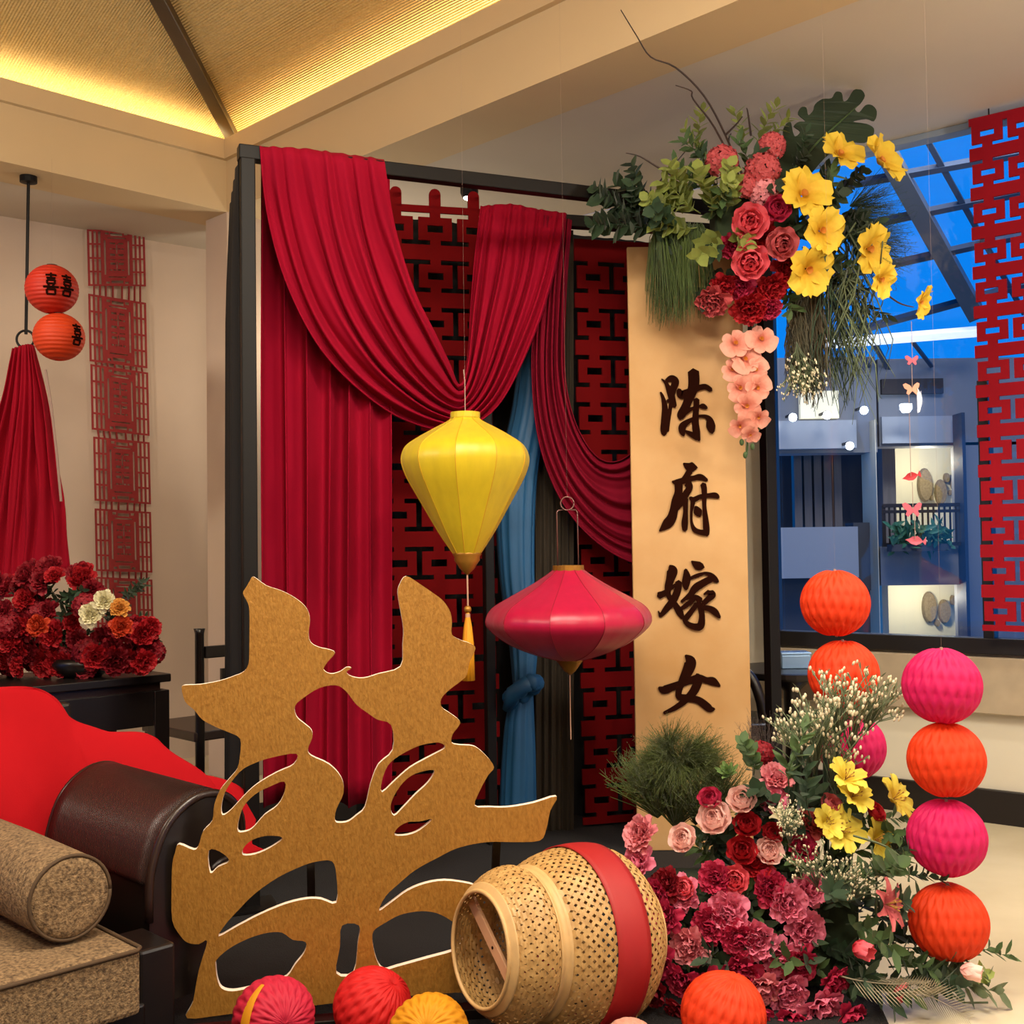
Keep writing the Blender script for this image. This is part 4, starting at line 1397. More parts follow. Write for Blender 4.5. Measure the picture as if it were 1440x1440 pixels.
ob('back_rail', tube(cr([tuple(a) for a in arc], 5), .022, 10), 'black_wood', rc_, smooth=True)
ob('seat', lathe([(.2, .41), (.21, .43), (.21, .455), (.2, .46)], 32, (cc.x - .02, cc.y, 0)), 'black_wood', rc_)
for k in range(4):
    a = pi / 4 + k * pi / 2
    ob('leg', tube([(cc.x - .02 + .15 * cos(a), cc.y + .15 * sin(a), .41), (cc.x - .02 + .17 * cos(a), cc.y + .17 * sin(a), .0)], [.016, .013], 10), 'black_wood', rc_)
ob('back_post', tube([arc[4], (cc.x + .06, cc.y - .02, .42)], .018, 8), 'black_wood', rc_)

mat('paper_pink', '#c0596b', 0.7)
mat('paper_peach', '#d6957c', 0.7)
mat('paper_red', '#b32a35', 0.7)
BF = [(0, 0), (3, 5), (9, 9), (13, 7), (11, 1), (7, -2), (9, -7), (6, -10), (2, -6), (0, -4)]
BF = BF + [(-x, y) for x, y in BF[::-1][1:-1]]
FS = [(-12, 0), (-7, 2), (-3, 5), (3, 6), (8, 3), (11, 0), (15, 5), (16, 0), (15, -5), (11, -1), (7, -4), (2, -6), (-4, -5), (-8, -2)]
def papercut(px, py, d, sc, shape, m, label, rot=0.0, name='paper_butterfly', cat='butterfly', up_=None):
    c = P(px, py, d)
    k = sc / 12 / F * d
    pts = [c + Vector((k * (x * cos(rot) - y * sin(rot)), abs(x) * k * .25, k * (x * sin(rot) + y * cos(rot)))) for x, y in shape]
    t = thing(name, c, label, cat, 'paper cut-outs strung at the window')
    ob('paper_shape', slab(pts, .002, (0, 1, 0)), m, t)
    ob('thread', tube([c, Vector((c.x, c.y, P(px, up_, d).z))], .0012, 5), 'thread', t)
papercut(1283, 506, 4.3, 9, BF, 'paper_pink', 'dusky pink paper butterfly at the window, highest on its thread', 0, up_=452)
papercut(1283, 546, 4.3, 11, BF, 'paper_peach', 'peach paper butterfly in front of the dark slot outside the window', .05, up_=512)
papercut(1281, 670, 4.3, 12, FS, 'paper_red', 'red paper fish hanging at the window above the balcony rail', .25, 'paper_fish', 'paper fish', up_=556)
papercut(1284, 716, 4.3, 13, BF, 'paper_pink', 'pink paper butterfly in front of the distant balcony rail', 0, up_=678)
papercut(1287, 760, 4.3, 13, FS, 'paper_pink', 'pink paper fish, lowest of the cut-outs at the window', -.1, 'paper_fish', 'paper fish', up_=724)

# ------------------------------------------------------------------ flowers and foliage: one mesh per kind
def petal(L, W_, a0, a1, cup, ruf, az, ph=0.0, nu=4, nv=4, base=0.0, tip=0.75, z0=0.0, blunt=False):
    V, Fc = [], []
    cx, cz = base, z0
    line = [(cx, cz, a0)]
    for j in range(nv):
        a = a0 + (a1 - a0) * (j + .5) / nv
        cx += L / nv * cos(a)
        cz += L / nv * sin(a)
        line.append((cx, cz, a0 + (a1 - a0) * (j + 1) / nv))
    ca, sa = cos(az), sin(az)
    for j, (x, z, a) in enumerate(line):
        v = j / nv
        w = W_ * (sin(pi * min(1, (.12 + .88 * v) ** tip)) * .95 + .12 * (1 - v)) if v < 1 else W_ * .35
        if blunt:
            w = W_ * sqrt(max(.05, 1 - ((v - .68) / .72) ** 2))
        for i in range(nu + 1):
            u = 2 * i / nu - 1
            off = cup * u * u * W_ + ruf * sin(u * 5 + ph + v * 3) * v
            xx = x - off * sin(a)
            zz_ = z + off * cos(a)
            yy = u * w
            if j == nv:
                xx -= (u * u * L * .14 if blunt else abs(u) * L * .06) + ruf * .6 * sin(u * 9 + ph)
            V.append(Vector((xx * ca - yy * sa, xx * sa + yy * ca, zz_)))
    for j in range(nv):
        for i in range(nu):
            k = j * (nu + 1) + i
            Fc.append((k, k + 1, k + nu + 2, k + nu + 1))
    return V, Fc

def rose_g(seed=1):
    r = random.Random(seed)
    gs = []
    for n, L, W_, a0, a1, b in ((3, .50, .20, 1.5, 1.9, .04), (5, .60, .28, 1.35, 1.9, .10), (6, .72, .36, 1.0, 1.85, .14), (7, .85, .44, .6, 1.65, .14), (7, .92, .46, .2, 1.15, .12)):
        o_ = r.random() * 6
        for k in range(n):
            gs.append(petal(L, W_, a0 + r.uniform(-.08, .08), a1 + r.uniform(-.12, .12), .28, .03, o_ + 2 * pi * k / n, r.random() * 6, nu=6, base=b, blunt=True))
    return merge(*gs)
def carn_g(seed=2, n=44):
    r = random.Random(seed)
    gs = []
    for k in range(n):
        t = (k + .5) / n
        el = 1.5 - 1.35 * t ** .8
        gs.append(petal(.55 + .45 * t + r.uniform(-.05, .08), .22 + .08 * t + r.uniform(-.03, .05), el + r.uniform(-.1, .1), el + .15 + r.uniform(-.5, .55), .2, .07, k * 2.39996, r.random() * 6, nu=6, base=.02, blunt=True))
    return merge(*gs)
def lily_g(n=6, W_=.27, a0=1.0, a1=-.25, ruf=.05, seed=3, L=1.15, tip=.8, blunt=False):
    r = random.Random(seed)
    gs = []
    for k in range(n):
        gs.append(petal(L * (1 + r.uniform(-.06, .06)), W_, a0, a1 + r.uniform(-.2, .2), .25, ruf, 2 * pi * k / n + r.uniform(-.08, .08), r.random() * 6, nu=6, nv=6, base=.03, tip=tip, blunt=blunt))
    return merge(*gs)
def stamens_g(n=6, L=.6):
    gs = []
    for k in range(n):
        a = 2 * pi * k / n
        e = Vector((.22 * cos(a), .22 * sin(a), L))
        gs.append(tube([Vector((0, 0, .05)), Vector((.07 * cos(a), .07 * sin(a), L * .5)), e], .018, 4))
        gs.append(ball(e, .05, 6, 4, (.7, .7, 1.3)))
    return merge(*gs)
def hydr_g(seed=5, n=52):
    r = random.Random(seed)
    gs = []
    for k in range(n):
        z = 1 - 1.35 * (k + .5) / n
        a = k * 2.39996
        s = sqrt(max(0, 1 - z * z))
        nrm = Vector((s * cos(a), s * sin(a), z))
        q = nrm.to_track_quat('Z', 'Y').to_matrix()
        rot = r.random() * 6
        for p_ in range(4):
            V, Fc = petal(.27, .115, .35 + r.uniform(-.2, .3), .0 + r.uniform(-.3, .3), .2, .03, rot + p_ * pi / 2, nu=2, nv=2, blunt=True)
            gs.append(([q @ v + nrm * (.78 + .05 * r.random()) for v in V], Fc))
    return merge(*gs)
def orchid_g(seed=6):
    gs = []
    for k, (W_, L) in enumerate(((.34, .9), (.56, 1.0), (.32, .85), (.32, .85), (.56, 1.0))):
        gs.append(petal(L, W_, .45, -.1, .15, .03, pi / 2 + 2 * pi * k / 5, nu=6, nv=5, base=.03, blunt=True))
    gs.append(petal(.45, .16, .9, .2, .5, .02, -pi / 2, nu=4, nv=4))
    return merge(*gs)
def succ_g():
    gs = []
    for i in range(30):
        t = i / 29
        gs.append(petal(.3 + .65 * t, .12 + .12 * t, 1.45 - 1.15 * t, 1.75 - 1.15 * t, .3, 0, i * 2.39996, nu=2, nv=3, base=.02, tip=.7))
    return merge(*gs)
def tulip_g():
    gs = []
    for k in range(6):
        gs.append(petal(1.2, .4, .75, 1.75, .35, .02, k * pi / 3, nu=4, nv=5, base=.06, tip=.85))
    return merge(*gs)
def spray_g(n, L, l, w, seed, droop=.3, spread=.9, stem=.012):
    """stem along +Z with leaves; unit height about L"""
    r = random.Random(seed)
    path = [Vector((droop * (t ** 2) * L, .06 * sin(t * 5), L * t)) for t in [i / 8 for i in range(9)]]
    gs = [tube(path, [stem * (1.2 - i / 9) for i in range(9)], 5)]
    for k in range(n):
        t = .15 + .85 * k / (n - 1)
        i = min(int(t * 8), 7)
        p = path[i] + (path[i + 1] - path[i]) * (t * 8 - i)
        a = k * 2.4 + r.random() * .5
        d = Vector((cos(a) * spread, sin(a) * spread, .55 + r.uniform(-.2, .4)))
        gs.append(leafquad(p, d, (r.uniform(-.3, .3), r.uniform(-.3, .3), 1), l * r.uniform(.75, 1.15), w * r.uniform(.8, 1.1)))
    return merge(*gs)
def wax_g(seed=8, n=26):
    r = random.Random(seed)
    g, b = [], []
    for k in range(n):
        e = Vector((r.uniform(-.45, .45), r.uniform(-.35, .35), r.uniform(.45, 1.05)))
        m_ = Vector((e.x * .35, e.y * .35, e.z * .6))
        g.append(tube([Vector((0, 0, .05 * r.random())), m_, e], .008, 4))
        for q in range(3):
            c_ = e + Vector((r.uniform(-.06, .06), r.uniform(-.06, .06), r.uniform(-.07, .05)))
            b.append(ball(c_, .027, 6, 4, (.75, .75, 1.3)))
        for q in range(3):
            p = m_ + (e - m_) * r.random()
            g.append(leafquad(p, (r.uniform(-1, 1), r.uniform(-1, 1), 1), (0, -1, .2), .14, .014))
    return merge(*g), merge(*b)
def tuft_g(seed, n=150, L=1.0, spread=.4, grav=1.1, r0=.006, curl=.2):
    """fine blades that arch outward and hang"""
    r = random.Random(seed)
    gs = []
    for k in range(n):
        a = r.random() * 2 * pi
        s = spread * sqrt(r.random())
        l = L * r.uniform(.55, 1)
        pts = []
        for i in range(6):
            t = i / 5
            pts.append(Vector((cos(a) * s * (t ** .7) + curl * .1 * sin(t * 6 + k), sin(a) * s * .6 * (t ** .7), .18 * sin(min(1, t * 1.6) * pi) * r.uniform(.3, 1) - grav * l * t ** 1.6)))
        gs.append(tube(pts, [r0, r0, r0 * .9, r0 * .8, r0 * .6, r0 * .3], 3, False))
    return merge(*gs)
def fan_g(seed, n=110, L=1.0, spread=.8, r0=.005):
    """fine upright spray"""
    r = random.Random(seed)
    gs = []
    for k in range(n):
        d = Vector((r.gauss(0, spread * .5), r.gauss(0, spread * .35), 1)).normalized()
        l = L * r.uniform(.5, 1)
        s = d.cross(Vector((0, 1, 0))).normalized()
        gs.append(tube([Vector((0, 0, 0)), d * l * .5 + s * .03 * r.uniform(-1, 1), d * l + s * .08 * r.uniform(-1, 1) - Z * .06], [r0, r0 * .8, r0 * .3], 3, False))
        for q in range(4):
            p = d * l * r.uniform(.08, 1)
            gs.append(tube([p, p + Vector((r.uniform(-.09, .09), r.uniform(-.05, .05), r.uniform(0, .1)))], [r0 * .6, r0 * .2], 3, False))
    return merge(*gs)
def feather_g():
    path = [Vector((.35 * t * t, 0, t)) for t in [i / 12 for i in range(13)]]
    gs = [tube(path, [.012 * (1.1 - i / 13) for i in range(13)], 4)]
    for i in range(1, 20):
        t = .12 + .88 * i / 20
        p = Vector((.35 * t * t, 0, t))
        for s in (-1, 1):
            d = Vector((.2 + .5 * t + s * .75, -.25, .75)).normalized()
            l = .42 * sin(pi * min(1, .2 + t * .72))
            gs.append(leafquad(p, d, (0, -1, .2), l, .006))
    return merge(*gs)
def fm(name, h, h2=None, rough=.65, trans=.25, var=.25):
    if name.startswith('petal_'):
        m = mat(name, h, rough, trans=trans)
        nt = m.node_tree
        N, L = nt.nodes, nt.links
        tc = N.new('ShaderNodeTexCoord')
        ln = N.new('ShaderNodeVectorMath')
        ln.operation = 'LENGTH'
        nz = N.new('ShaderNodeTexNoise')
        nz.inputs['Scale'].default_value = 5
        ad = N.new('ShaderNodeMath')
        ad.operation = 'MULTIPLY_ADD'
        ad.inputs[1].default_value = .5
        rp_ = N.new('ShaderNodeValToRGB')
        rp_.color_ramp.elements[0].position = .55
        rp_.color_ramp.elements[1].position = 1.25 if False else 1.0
        rp_.color_ramp.elements[0].color = hexc(h2)  # dark hearts and lit petal edges are put into the colour
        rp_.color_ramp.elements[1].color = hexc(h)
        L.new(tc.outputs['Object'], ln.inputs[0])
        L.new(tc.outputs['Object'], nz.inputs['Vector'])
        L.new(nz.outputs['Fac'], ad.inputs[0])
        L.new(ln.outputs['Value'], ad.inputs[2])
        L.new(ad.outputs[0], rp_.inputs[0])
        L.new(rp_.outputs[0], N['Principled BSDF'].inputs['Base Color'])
        return m
    return mat(name, h, rough, var=var, vscale=3.5, col2=h2, trans=trans, sheen=.15)
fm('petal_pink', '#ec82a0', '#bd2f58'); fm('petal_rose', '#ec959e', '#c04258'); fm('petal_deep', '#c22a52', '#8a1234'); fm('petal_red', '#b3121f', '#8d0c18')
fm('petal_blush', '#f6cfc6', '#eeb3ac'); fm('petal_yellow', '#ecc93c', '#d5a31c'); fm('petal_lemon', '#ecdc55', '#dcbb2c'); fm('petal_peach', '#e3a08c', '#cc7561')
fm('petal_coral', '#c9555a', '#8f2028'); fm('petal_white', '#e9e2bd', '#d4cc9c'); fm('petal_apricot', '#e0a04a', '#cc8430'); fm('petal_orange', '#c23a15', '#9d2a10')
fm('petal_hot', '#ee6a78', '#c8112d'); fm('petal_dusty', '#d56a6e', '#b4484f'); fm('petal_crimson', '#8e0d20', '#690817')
fm('leaf_dark', '#2d4a2a', '#1e3520'); fm('leaf_mid', '#4f6b35', '#35502a'); fm('leaf_light', '#98a34c', '#76863a'); fm('leaf_grey', '#76845f', '#5b6b4c'); fm('leaf_deepest', '#2a3d22', '#1c2c18')
fm('bud_white', '#eee6c8', '#dccfae'); fm('grass_green', '#566b2c', '#3f541f'); fm('grass_soft', '#5d6a26', '#46561c'); fm('moss_brown', '#5c5038', '#41402a'); fm('feather_pale', '#a89f86', '#8d856d')
fm('twig', '#3d261b', '#2a1912', trans=0); fm('stamen', '#a9791c', trans=0); fm('succulent', '#7b9a52', '#5c7f3e')

PM = {}
def pm(name, fn, m):
    PM[name] = mesh(name.split('/')[0], fn(), m, True)
for i in (1, 2):
    for c_ in ('pink', 'rose', 'deep', 'red', 'crimson', 'white', 'apricot', 'orange', 'coral'):
        pm('carnation/%s%d' % (c_, i), (lambda i=i: carn_g(i * 5)), 'petal_' + c_)
    for c_ in ('blush', 'red', 'hot', 'deep', 'dusty'):
        pm('rose/%s%d' % (c_, i), (lambda i=i: rose_g(i * 3)), 'petal_' + c_)
    for c_ in ('coral', 'rose', 'crimson'):
        pm('hydrangea/%s%d' % (c_, i), (lambda i=i: hydr_g(i * 7)), 'petal_' + c_)
    pm('daffodil/yellow%d' % i, (lambda i=i: lily_g(5, .46, .75, .0, .09, i * 4, 1.0, 1.05, True)), 'petal_yellow')
    pm('lily/lemon%d' % i, (lambda i=i: lily_g(7, .30, .9, .0, .06, i * 4, 1.15, .8, True)), 'petal_lemon')
    pm('orchid/peach%d' % i, (lambda i=i: orchid_g(i)), 'petal_peach')
    for c_ in ('dark', 'mid', 'light', 'grey', 'deepest'):
        pm('leaf_spray/%s%d' % (c_, i), (lambda i=i: spray_g(16, 1.0, .42, .085, i * 9, .25 * i)), 'leaf_' + c_)
        pm('round_leaf_spray/%s%d' % (c_, i), (lambda i=i: spray_g(18, 1.0, .36, .13, i * 11, .15 * i)), 'leaf_' + c_)
pm('lily/pink1', lambda: lily_g(7, .24, .8, -.2, .03, 31), 'petal_dusty')
pm('lily/white1', lambda: lily_g(6, .26, .9, .0, .05, 37), 'petal_white')
pm('tulip/red', tulip_g, 'petal_hot')
pm('tulip/white', tulip_g, 'petal_blush')
pm('succulent/green', succ_g, 'succulent')
pm('stamens', stamens_g, 'stamen')
pm('throat', lambda: lathe([(.02, .05), (.07, .12), (.11, .22), (.13, .26)], 10, cap=False), 'petal_apricot')
pm('hanging_grass/green', lambda: tuft_g(3, 190, 1.0, .38, 1.1), 'grass_green')
pm('hanging_moss/green', lambda: tuft_g(5, 24, 1.0, .3, 1.25, .008, 1.6), 'leaf_grey')
pm('hanging_moss/dark', lambda: tuft_g(6, 22, 1.0, .26, 1.2, .008, 1.6), 'leaf_dark')
pm('hanging_moss/brown', lambda: tuft_g(9, 130, 1.0, .15, 1.2, .011, .8), 'moss_brown')
pm('fine_fern/dark', lambda: fan_g(2, 90), 'leaf_dark')
pm('fine_fern/soft', lambda: fan_g(3, 200, 1.0, 1.0, .007), 'grass_soft')
pm('fine_fern/twig', lambda: fan_g(5, 40, 1.0, .5, .006), 'twig')
pm('feather_leaf/pale', feather_g, 'feather_pale')
wg, wb = wax_g()
PM['waxflower/stems'] = mesh('waxflower', wg, 'leaf_grey', True)
PM['buds'] = mesh('buds', wb, 'bud_white', True)

def place(key, p, size, face, parent, spin=None, sub=None, label=None):
    """one flower or spray, its own +Z turned to face"""
    name = key.split('/')[0]
    o = bpy.data.objects.new(name, PM[key])
    COL.objects.link(o)
    put(o, parent)
    q = Vector(face).normalized().to_track_quat('Z', 'Y').to_matrix().to_4x4()
    o.matrix_basis = Matrix.Translation(p) @ q @ Matrix.Rotation(R.random() * 6.28 if spin is None else spin, 4, 'Z') @ Matrix.Scale(size, 4)
    if sub:
        s = bpy.data.objects.new(sub, PM[sub])
        COL.objects.link(s)
        s.parent = o
        if sub in ('buds', 'stamens'):
            s['kind'] = 'stuff'
    if label:
        o['label'] = label
    return o
def facing(px, py, cx, cy, k=.006, upb=.25):
    return Vector(((px - cx) * k + R.uniform(-.12, .12), -1, -(py - cy) * k + upb + R.uniform(-.12, .12)))
def fl(t, key, px, py, d, rpx, cx, cy, sub=None, k=.006, upb=.25):
    sz = rpx / F * d
    return place(key + str(R.choice((1, 2))) if key + '1' in PM and key + '2' in PM else (key if key in PM else key + '1'), P(px, py, d), sz, facing(px, py, cx, cy, k, upb), t, None, sub)

# ------------------------------------------------------------------ floor arrangement
FA = thing('floor_flower_arrangement', PZ(1080, 1400, 0), 'large floor flower arrangement of pink carnations, pale roses and yellow lilies', 'flower arrangement')
mat('foam', '#2c3a22', 0.95, var=.3, vscale=40)
fo = P(1070, 1330, 3.2)
ob('foam_base', box((fo.x, fo.y + .05, .13), (.5, .3, .25)), 'foam', FA, bevel=.02)
fo2 = P(1140, 1200, 3.28)
ob('stem_bundle', merge(*[tube([Vector((fo2.x + .12 * cos(a), fo2.y + .08 * sin(a), .2)), Vector((fo2.x + .05 * cos(a) + .03, fo2.y + .04 * sin(a), .72))], .008, 6) for a in [i * .7 for i in range(9)]]), 'leaf_dark', FA)
# filler foliage behind
for i in range(64):
    y = R.uniform(1120, 1425)
    w = 60 + (y - 1100) * .62
    cx = 1135 - (y - 1100) * .12
    px = cx + R.uniform(-w, w)
    key = R.choice(['leaf_spray/dark', 'leaf_spray/deepest', 'round_leaf_spray/dark', 'leaf_spray/mid'])
    p = P(px, y + 25, 3.22 - (y - 1100) * .0004)
    p.z = max(p.z, .10)
    place(key + str(R.choice((1, 2))), p, R.uniform(.10, .16), (R.uniform(-1, 1) + (px - cx) * .008, -1.0, R.uniform(-.1, 1.3)), FA)
cxy = (1080, 1270)
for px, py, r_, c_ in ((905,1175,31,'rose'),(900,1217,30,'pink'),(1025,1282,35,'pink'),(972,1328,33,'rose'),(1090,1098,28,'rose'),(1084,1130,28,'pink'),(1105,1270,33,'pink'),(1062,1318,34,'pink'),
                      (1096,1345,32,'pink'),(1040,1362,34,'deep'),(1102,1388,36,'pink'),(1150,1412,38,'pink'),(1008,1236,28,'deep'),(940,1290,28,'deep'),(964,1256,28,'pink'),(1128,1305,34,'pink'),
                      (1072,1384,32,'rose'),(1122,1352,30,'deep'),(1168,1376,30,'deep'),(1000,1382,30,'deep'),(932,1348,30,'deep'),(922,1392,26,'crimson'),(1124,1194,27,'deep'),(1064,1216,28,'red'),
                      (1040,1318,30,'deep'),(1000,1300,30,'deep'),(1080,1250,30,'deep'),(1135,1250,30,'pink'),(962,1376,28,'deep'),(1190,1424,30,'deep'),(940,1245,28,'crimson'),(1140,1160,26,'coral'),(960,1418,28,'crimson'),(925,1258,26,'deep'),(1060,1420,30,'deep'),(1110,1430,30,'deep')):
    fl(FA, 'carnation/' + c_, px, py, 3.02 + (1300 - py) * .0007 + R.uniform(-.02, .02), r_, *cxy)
for px, py, r_, c_ in ((965,1183,27,'blush'),(1008,1156,32,'blush'),(1043,1131,27,'blush'),(1080,1201,26,'blush'),(1000,1128,22,'deep'),(1050,1165,25,'red'),(1043,1200,27,'red'),(1226,1146,20,'red'),(1035,1238,26,'hot'),(966,1250,20,'hot'),(1258,1391,22,'hot'),(1165,1137,22,'dusty'),(1085,1175,20,'red')):
    fl(FA, 'rose/' + c_, px, py, 3.0 + (1300 - py) * .0007, r_, *cxy)
for px, py, r_ in ((1187,1098,30),(1196,1122,30),(1178,1170,34),(1226,1182,33),(1252,1126,33),(1160,1160,26)):
    fl(FA, 'lily/lemon', px, py, 3.08 + R.uniform(-.03, .03), r_, 1120, 1200, 'stamens', .009)
fl(FA, 'lily/pink', 1243, 1272, 2.9, 36, *cxy, sub='stamens')
fl(FA, 'tulip/red', 1200, 1330, 2.9, 28, *cxy)
fl(FA, 'tulip/white', 1350, 1362, 2.86, 26, *cxy)
fl(FA, 'succulent/green', 1024, 1089, 3.2, 22, *cxy)
fl(FA, 'lily/white', 1096, 1150, 3.06, 20, *cxy)
fl(FA, 'hydrangea/crimson', 1070, 1060, 3.25, 20, *cxy)
for px, py, sz, lean in ((1180,1040,95,.05),(1215,1035,92,.35),(1145,1090,95,-.15),(1170,1110,90,.1),(1130,1075,75,-.3),(1150,1080,105,0),(1195,1060,95,.2)):
    place('waxflower/stems', P(px, py, 3.14), sz / F * 3.14, (lean, -.12, 1), FA, R.random() * 6, 'buds')
for px, py, sz, lean in ((1110,1190,62,-.1),(1165,1270,70,.1),(1150,1250,70,-.4),(1195,1270,60,.4),(1100,1180,50,.2)):
    place('waxflower/stems', P(px, py, 2.98), sz / F * 2.98, (lean, -.5, 1), FA, R.random() * 6, 'buds')
for px, py, sz, lean in ((930,1110,78,-.35),(960,1100,80,.05),(975,1090,80,.3),(915,1120,70,-.7),(990,1110,60,.7)):
    place('fine_fern/soft', P(px, py, 3.3), sz / F * 3.3, (lean, -.15, 1), FA)
for px, py, sz, face in ((950,1070,70,(-.6,-.4,.3)),(960,1060,70,(.5,-.5,.2)),(950,1065,75,(-.2,-.6,-.6)),(945,1060,70,(-.9,-.4,-.2)),(970,1060,60,(.6,-.5,-.4)),(940,1050,60,(0,-.8,.6))):
    place('fine_fern/soft', P(px, py, 3.28), sz / F * 3.28, face, FA)
for px, py, sz, lean in ((925,1150,115,-.2),(950,1165,125,0),(978,1160,120,.15),(1000,1150,100,.3),(940,1120,90,-.4),(960,1100,80,.4)):
    place('fine_fern/soft', P(px, py, 3.3), sz / F * 3.3, (lean, -.1, 1), FA)
place('fine_fern/twig', P(1078, 1080, 3.3), .19, (.02, -.1, 1), FA)
place('fine_fern/twig', P(1065, 1070, 3.3), .15, (-.2, -.1, 1), FA)
for px, py, sz, key, face in ((1190,1300,85,'leaf_spray/mid',(.3,-1,.1)),(1170,1335,90,'leaf_spray/dark',(.6,-1,-.1)),(1230,1340,80,'leaf_spray/mid',(1,-.6,.1)),(1250,1360,95,'leaf_spray/mid',(1.2,-.5,.15)),(1290,1370,80,'round_leaf_spray/grey',(1,-.6,.3)),
                              (1210,1290,80,'round_leaf_spray/dark',(.6,-.6,.5)),(1160,1260,75,'leaf_spray/dark',(.2,-.9,.6)),(1240,1240,60,'leaf_spray/mid',(.8,-.4,.8)),(1300,1390,90,'leaf_spray/grey',(1,-.7,-.05)),(1240,1400,90,'leaf_spray/dark',(.8,-.9,0)),
                              (1205,1250,85,'round_leaf_spray/mid',(.3,-.6,.8)),(1330,1385,60,'round_leaf_spray/light',(.5,-.7,.6)),(1060,1090,60,'round_leaf_spray/mid',(-.2,-.5,1)),(1110,1110,80,'leaf_spray/mid',(.1,-.3,1)),(1140,1150,80,'leaf_spray/dark',(-.1,-.4,1)),
                              (1270,1400,80,'round_leaf_spray/dark',(.6,-.9,.2)),(1310,1350,60,'leaf_spray/light',(.4,-.6,1)),(1180,1400,80,'leaf_spray/dark',(.3,-1,.2)),(1265,1230,50,'leaf_spray/dark',(1,-.2,.3)),(1220,1420,70,'leaf_spray/mid',(.4,-1,0))):
    p = P(px, py, 3.02)
    p.z = max(p.z, .06)
    place(key + str(R.choice((1, 2))), p, sz / F * 3.02, face, FA)
for px, py, sz, face, sp_ in ((1180,1372,110,(.85,-.8,-.05),0.3),(1225,1425,100,(1,-.7,.05),2.2),(1270,1440,90,(1,-.6,.1),4)):
    p = P(px, py, 2.92)
    p.z = max(p.z, .07)
    place('feather_leaf/pale', p, sz / F * 2.92, face, FA, sp_)
for pts in (((1285,1345),(1330,1390),(1365,1420),(1390,1438)), ((1330,1390),(1300,1402),(1280,1400)), ((1200,1175),(1245,1190),(1275,1215),(1278,1240)), ((1225,1190),(1232,1230),(1232,1290))):
    path = cr([tuple(P(x, y, 2.98)) for x, y in pts], 4)
    path = [Vector((a, b, max(c, .012))) for a, b, c in path]
    ob('twig', tube(path, .003, 5), 'leaf_grey', FA)

# ------------------------------------------------------------------ arrangement on top of the calligraphy board
TA = thing('top_flower_arrangement', P(1060, 380, 4.3), 'hanging flower arrangement with yellow daffodils, peach orchids and trailing moss on top of the board', 'flower arrangement')
fo = P(1060, 320, 4.36)
ob('foam_base', box(fo, (.32, .16, .2)), 'foam', TA, bevel=.02)
ob('support_rod', tube([fo + Vector((0, .02, -.1)), P(1060, 400, 4.44), P(1055, 470, 4.47)], .012, 8), 'black_metal', TA)
for i in range(34):
    px = R.uniform(960, 1180)
    py = R.uniform(230, 410)
    place(R.choice(['leaf_spray/dark', 'round_leaf_spray/deepest', 'leaf_spray/mid']) + str(R.choice((1, 2))), P(px, py, 4.36), R.uniform(.12, .18), ((px - 1070) * .008, -.8, -(py - 310) * .008), TA)
cxy = (1080, 310)
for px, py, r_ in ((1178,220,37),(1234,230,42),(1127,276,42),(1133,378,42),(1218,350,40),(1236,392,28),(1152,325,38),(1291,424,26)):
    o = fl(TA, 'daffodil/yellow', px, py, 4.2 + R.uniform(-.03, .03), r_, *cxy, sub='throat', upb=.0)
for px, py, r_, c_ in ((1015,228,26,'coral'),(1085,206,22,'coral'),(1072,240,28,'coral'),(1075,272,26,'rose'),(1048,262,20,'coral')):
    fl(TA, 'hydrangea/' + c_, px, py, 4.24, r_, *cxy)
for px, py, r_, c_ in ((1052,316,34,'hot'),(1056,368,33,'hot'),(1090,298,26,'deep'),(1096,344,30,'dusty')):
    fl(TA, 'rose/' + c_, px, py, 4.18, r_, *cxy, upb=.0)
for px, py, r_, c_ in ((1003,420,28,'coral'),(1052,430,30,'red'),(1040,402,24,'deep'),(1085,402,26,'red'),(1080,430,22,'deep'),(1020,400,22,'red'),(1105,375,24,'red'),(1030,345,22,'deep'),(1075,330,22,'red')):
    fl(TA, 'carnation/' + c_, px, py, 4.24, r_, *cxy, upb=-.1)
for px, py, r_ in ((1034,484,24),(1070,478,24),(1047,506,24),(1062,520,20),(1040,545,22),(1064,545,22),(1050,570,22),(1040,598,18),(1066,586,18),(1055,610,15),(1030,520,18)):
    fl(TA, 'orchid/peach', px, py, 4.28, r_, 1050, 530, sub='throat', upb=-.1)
ob('orchid_stem', tube(cr([tuple(P(x, y, 4.34)) for x, y in ((1060, 400), (1058, 480), (1055, 560), (1052, 610), (1050, 640))], 4), .004, 5), 'leaf_mid', TA)
for px, py in ((1043, 622), (1058, 628), (1062, 612), (1048, 640), (1068, 600)):
    ob('orchid_bud', ball(P(px, py, 4.3), .011, 8, 6, (.8, .8, 1.2)), 'leaf_mid', TA, smooth=True)
for px, py, sz, face in ((985,300,72,(-.7,-.5,.5)),(1000,305,72,(-.2,-.6,.9)),(1020,300,70,(.1,-.7,.7)),(980,320,65,(-.9,-.5,0)),(1005,330,70,(-.4,-.8,-.5)),(1030,325,60,(.1,-.9,-.4)),(960,300,62,(-.8,-.5,.3)),(970,290,66,(-.5,-.5,.9)),(1010,290,60,(.2,-.9,.3))):
    place('round_leaf_spray/light' + str(R.choice((1, 2))), P(px, py, 4.27), sz / F * 4.27, face, TA)
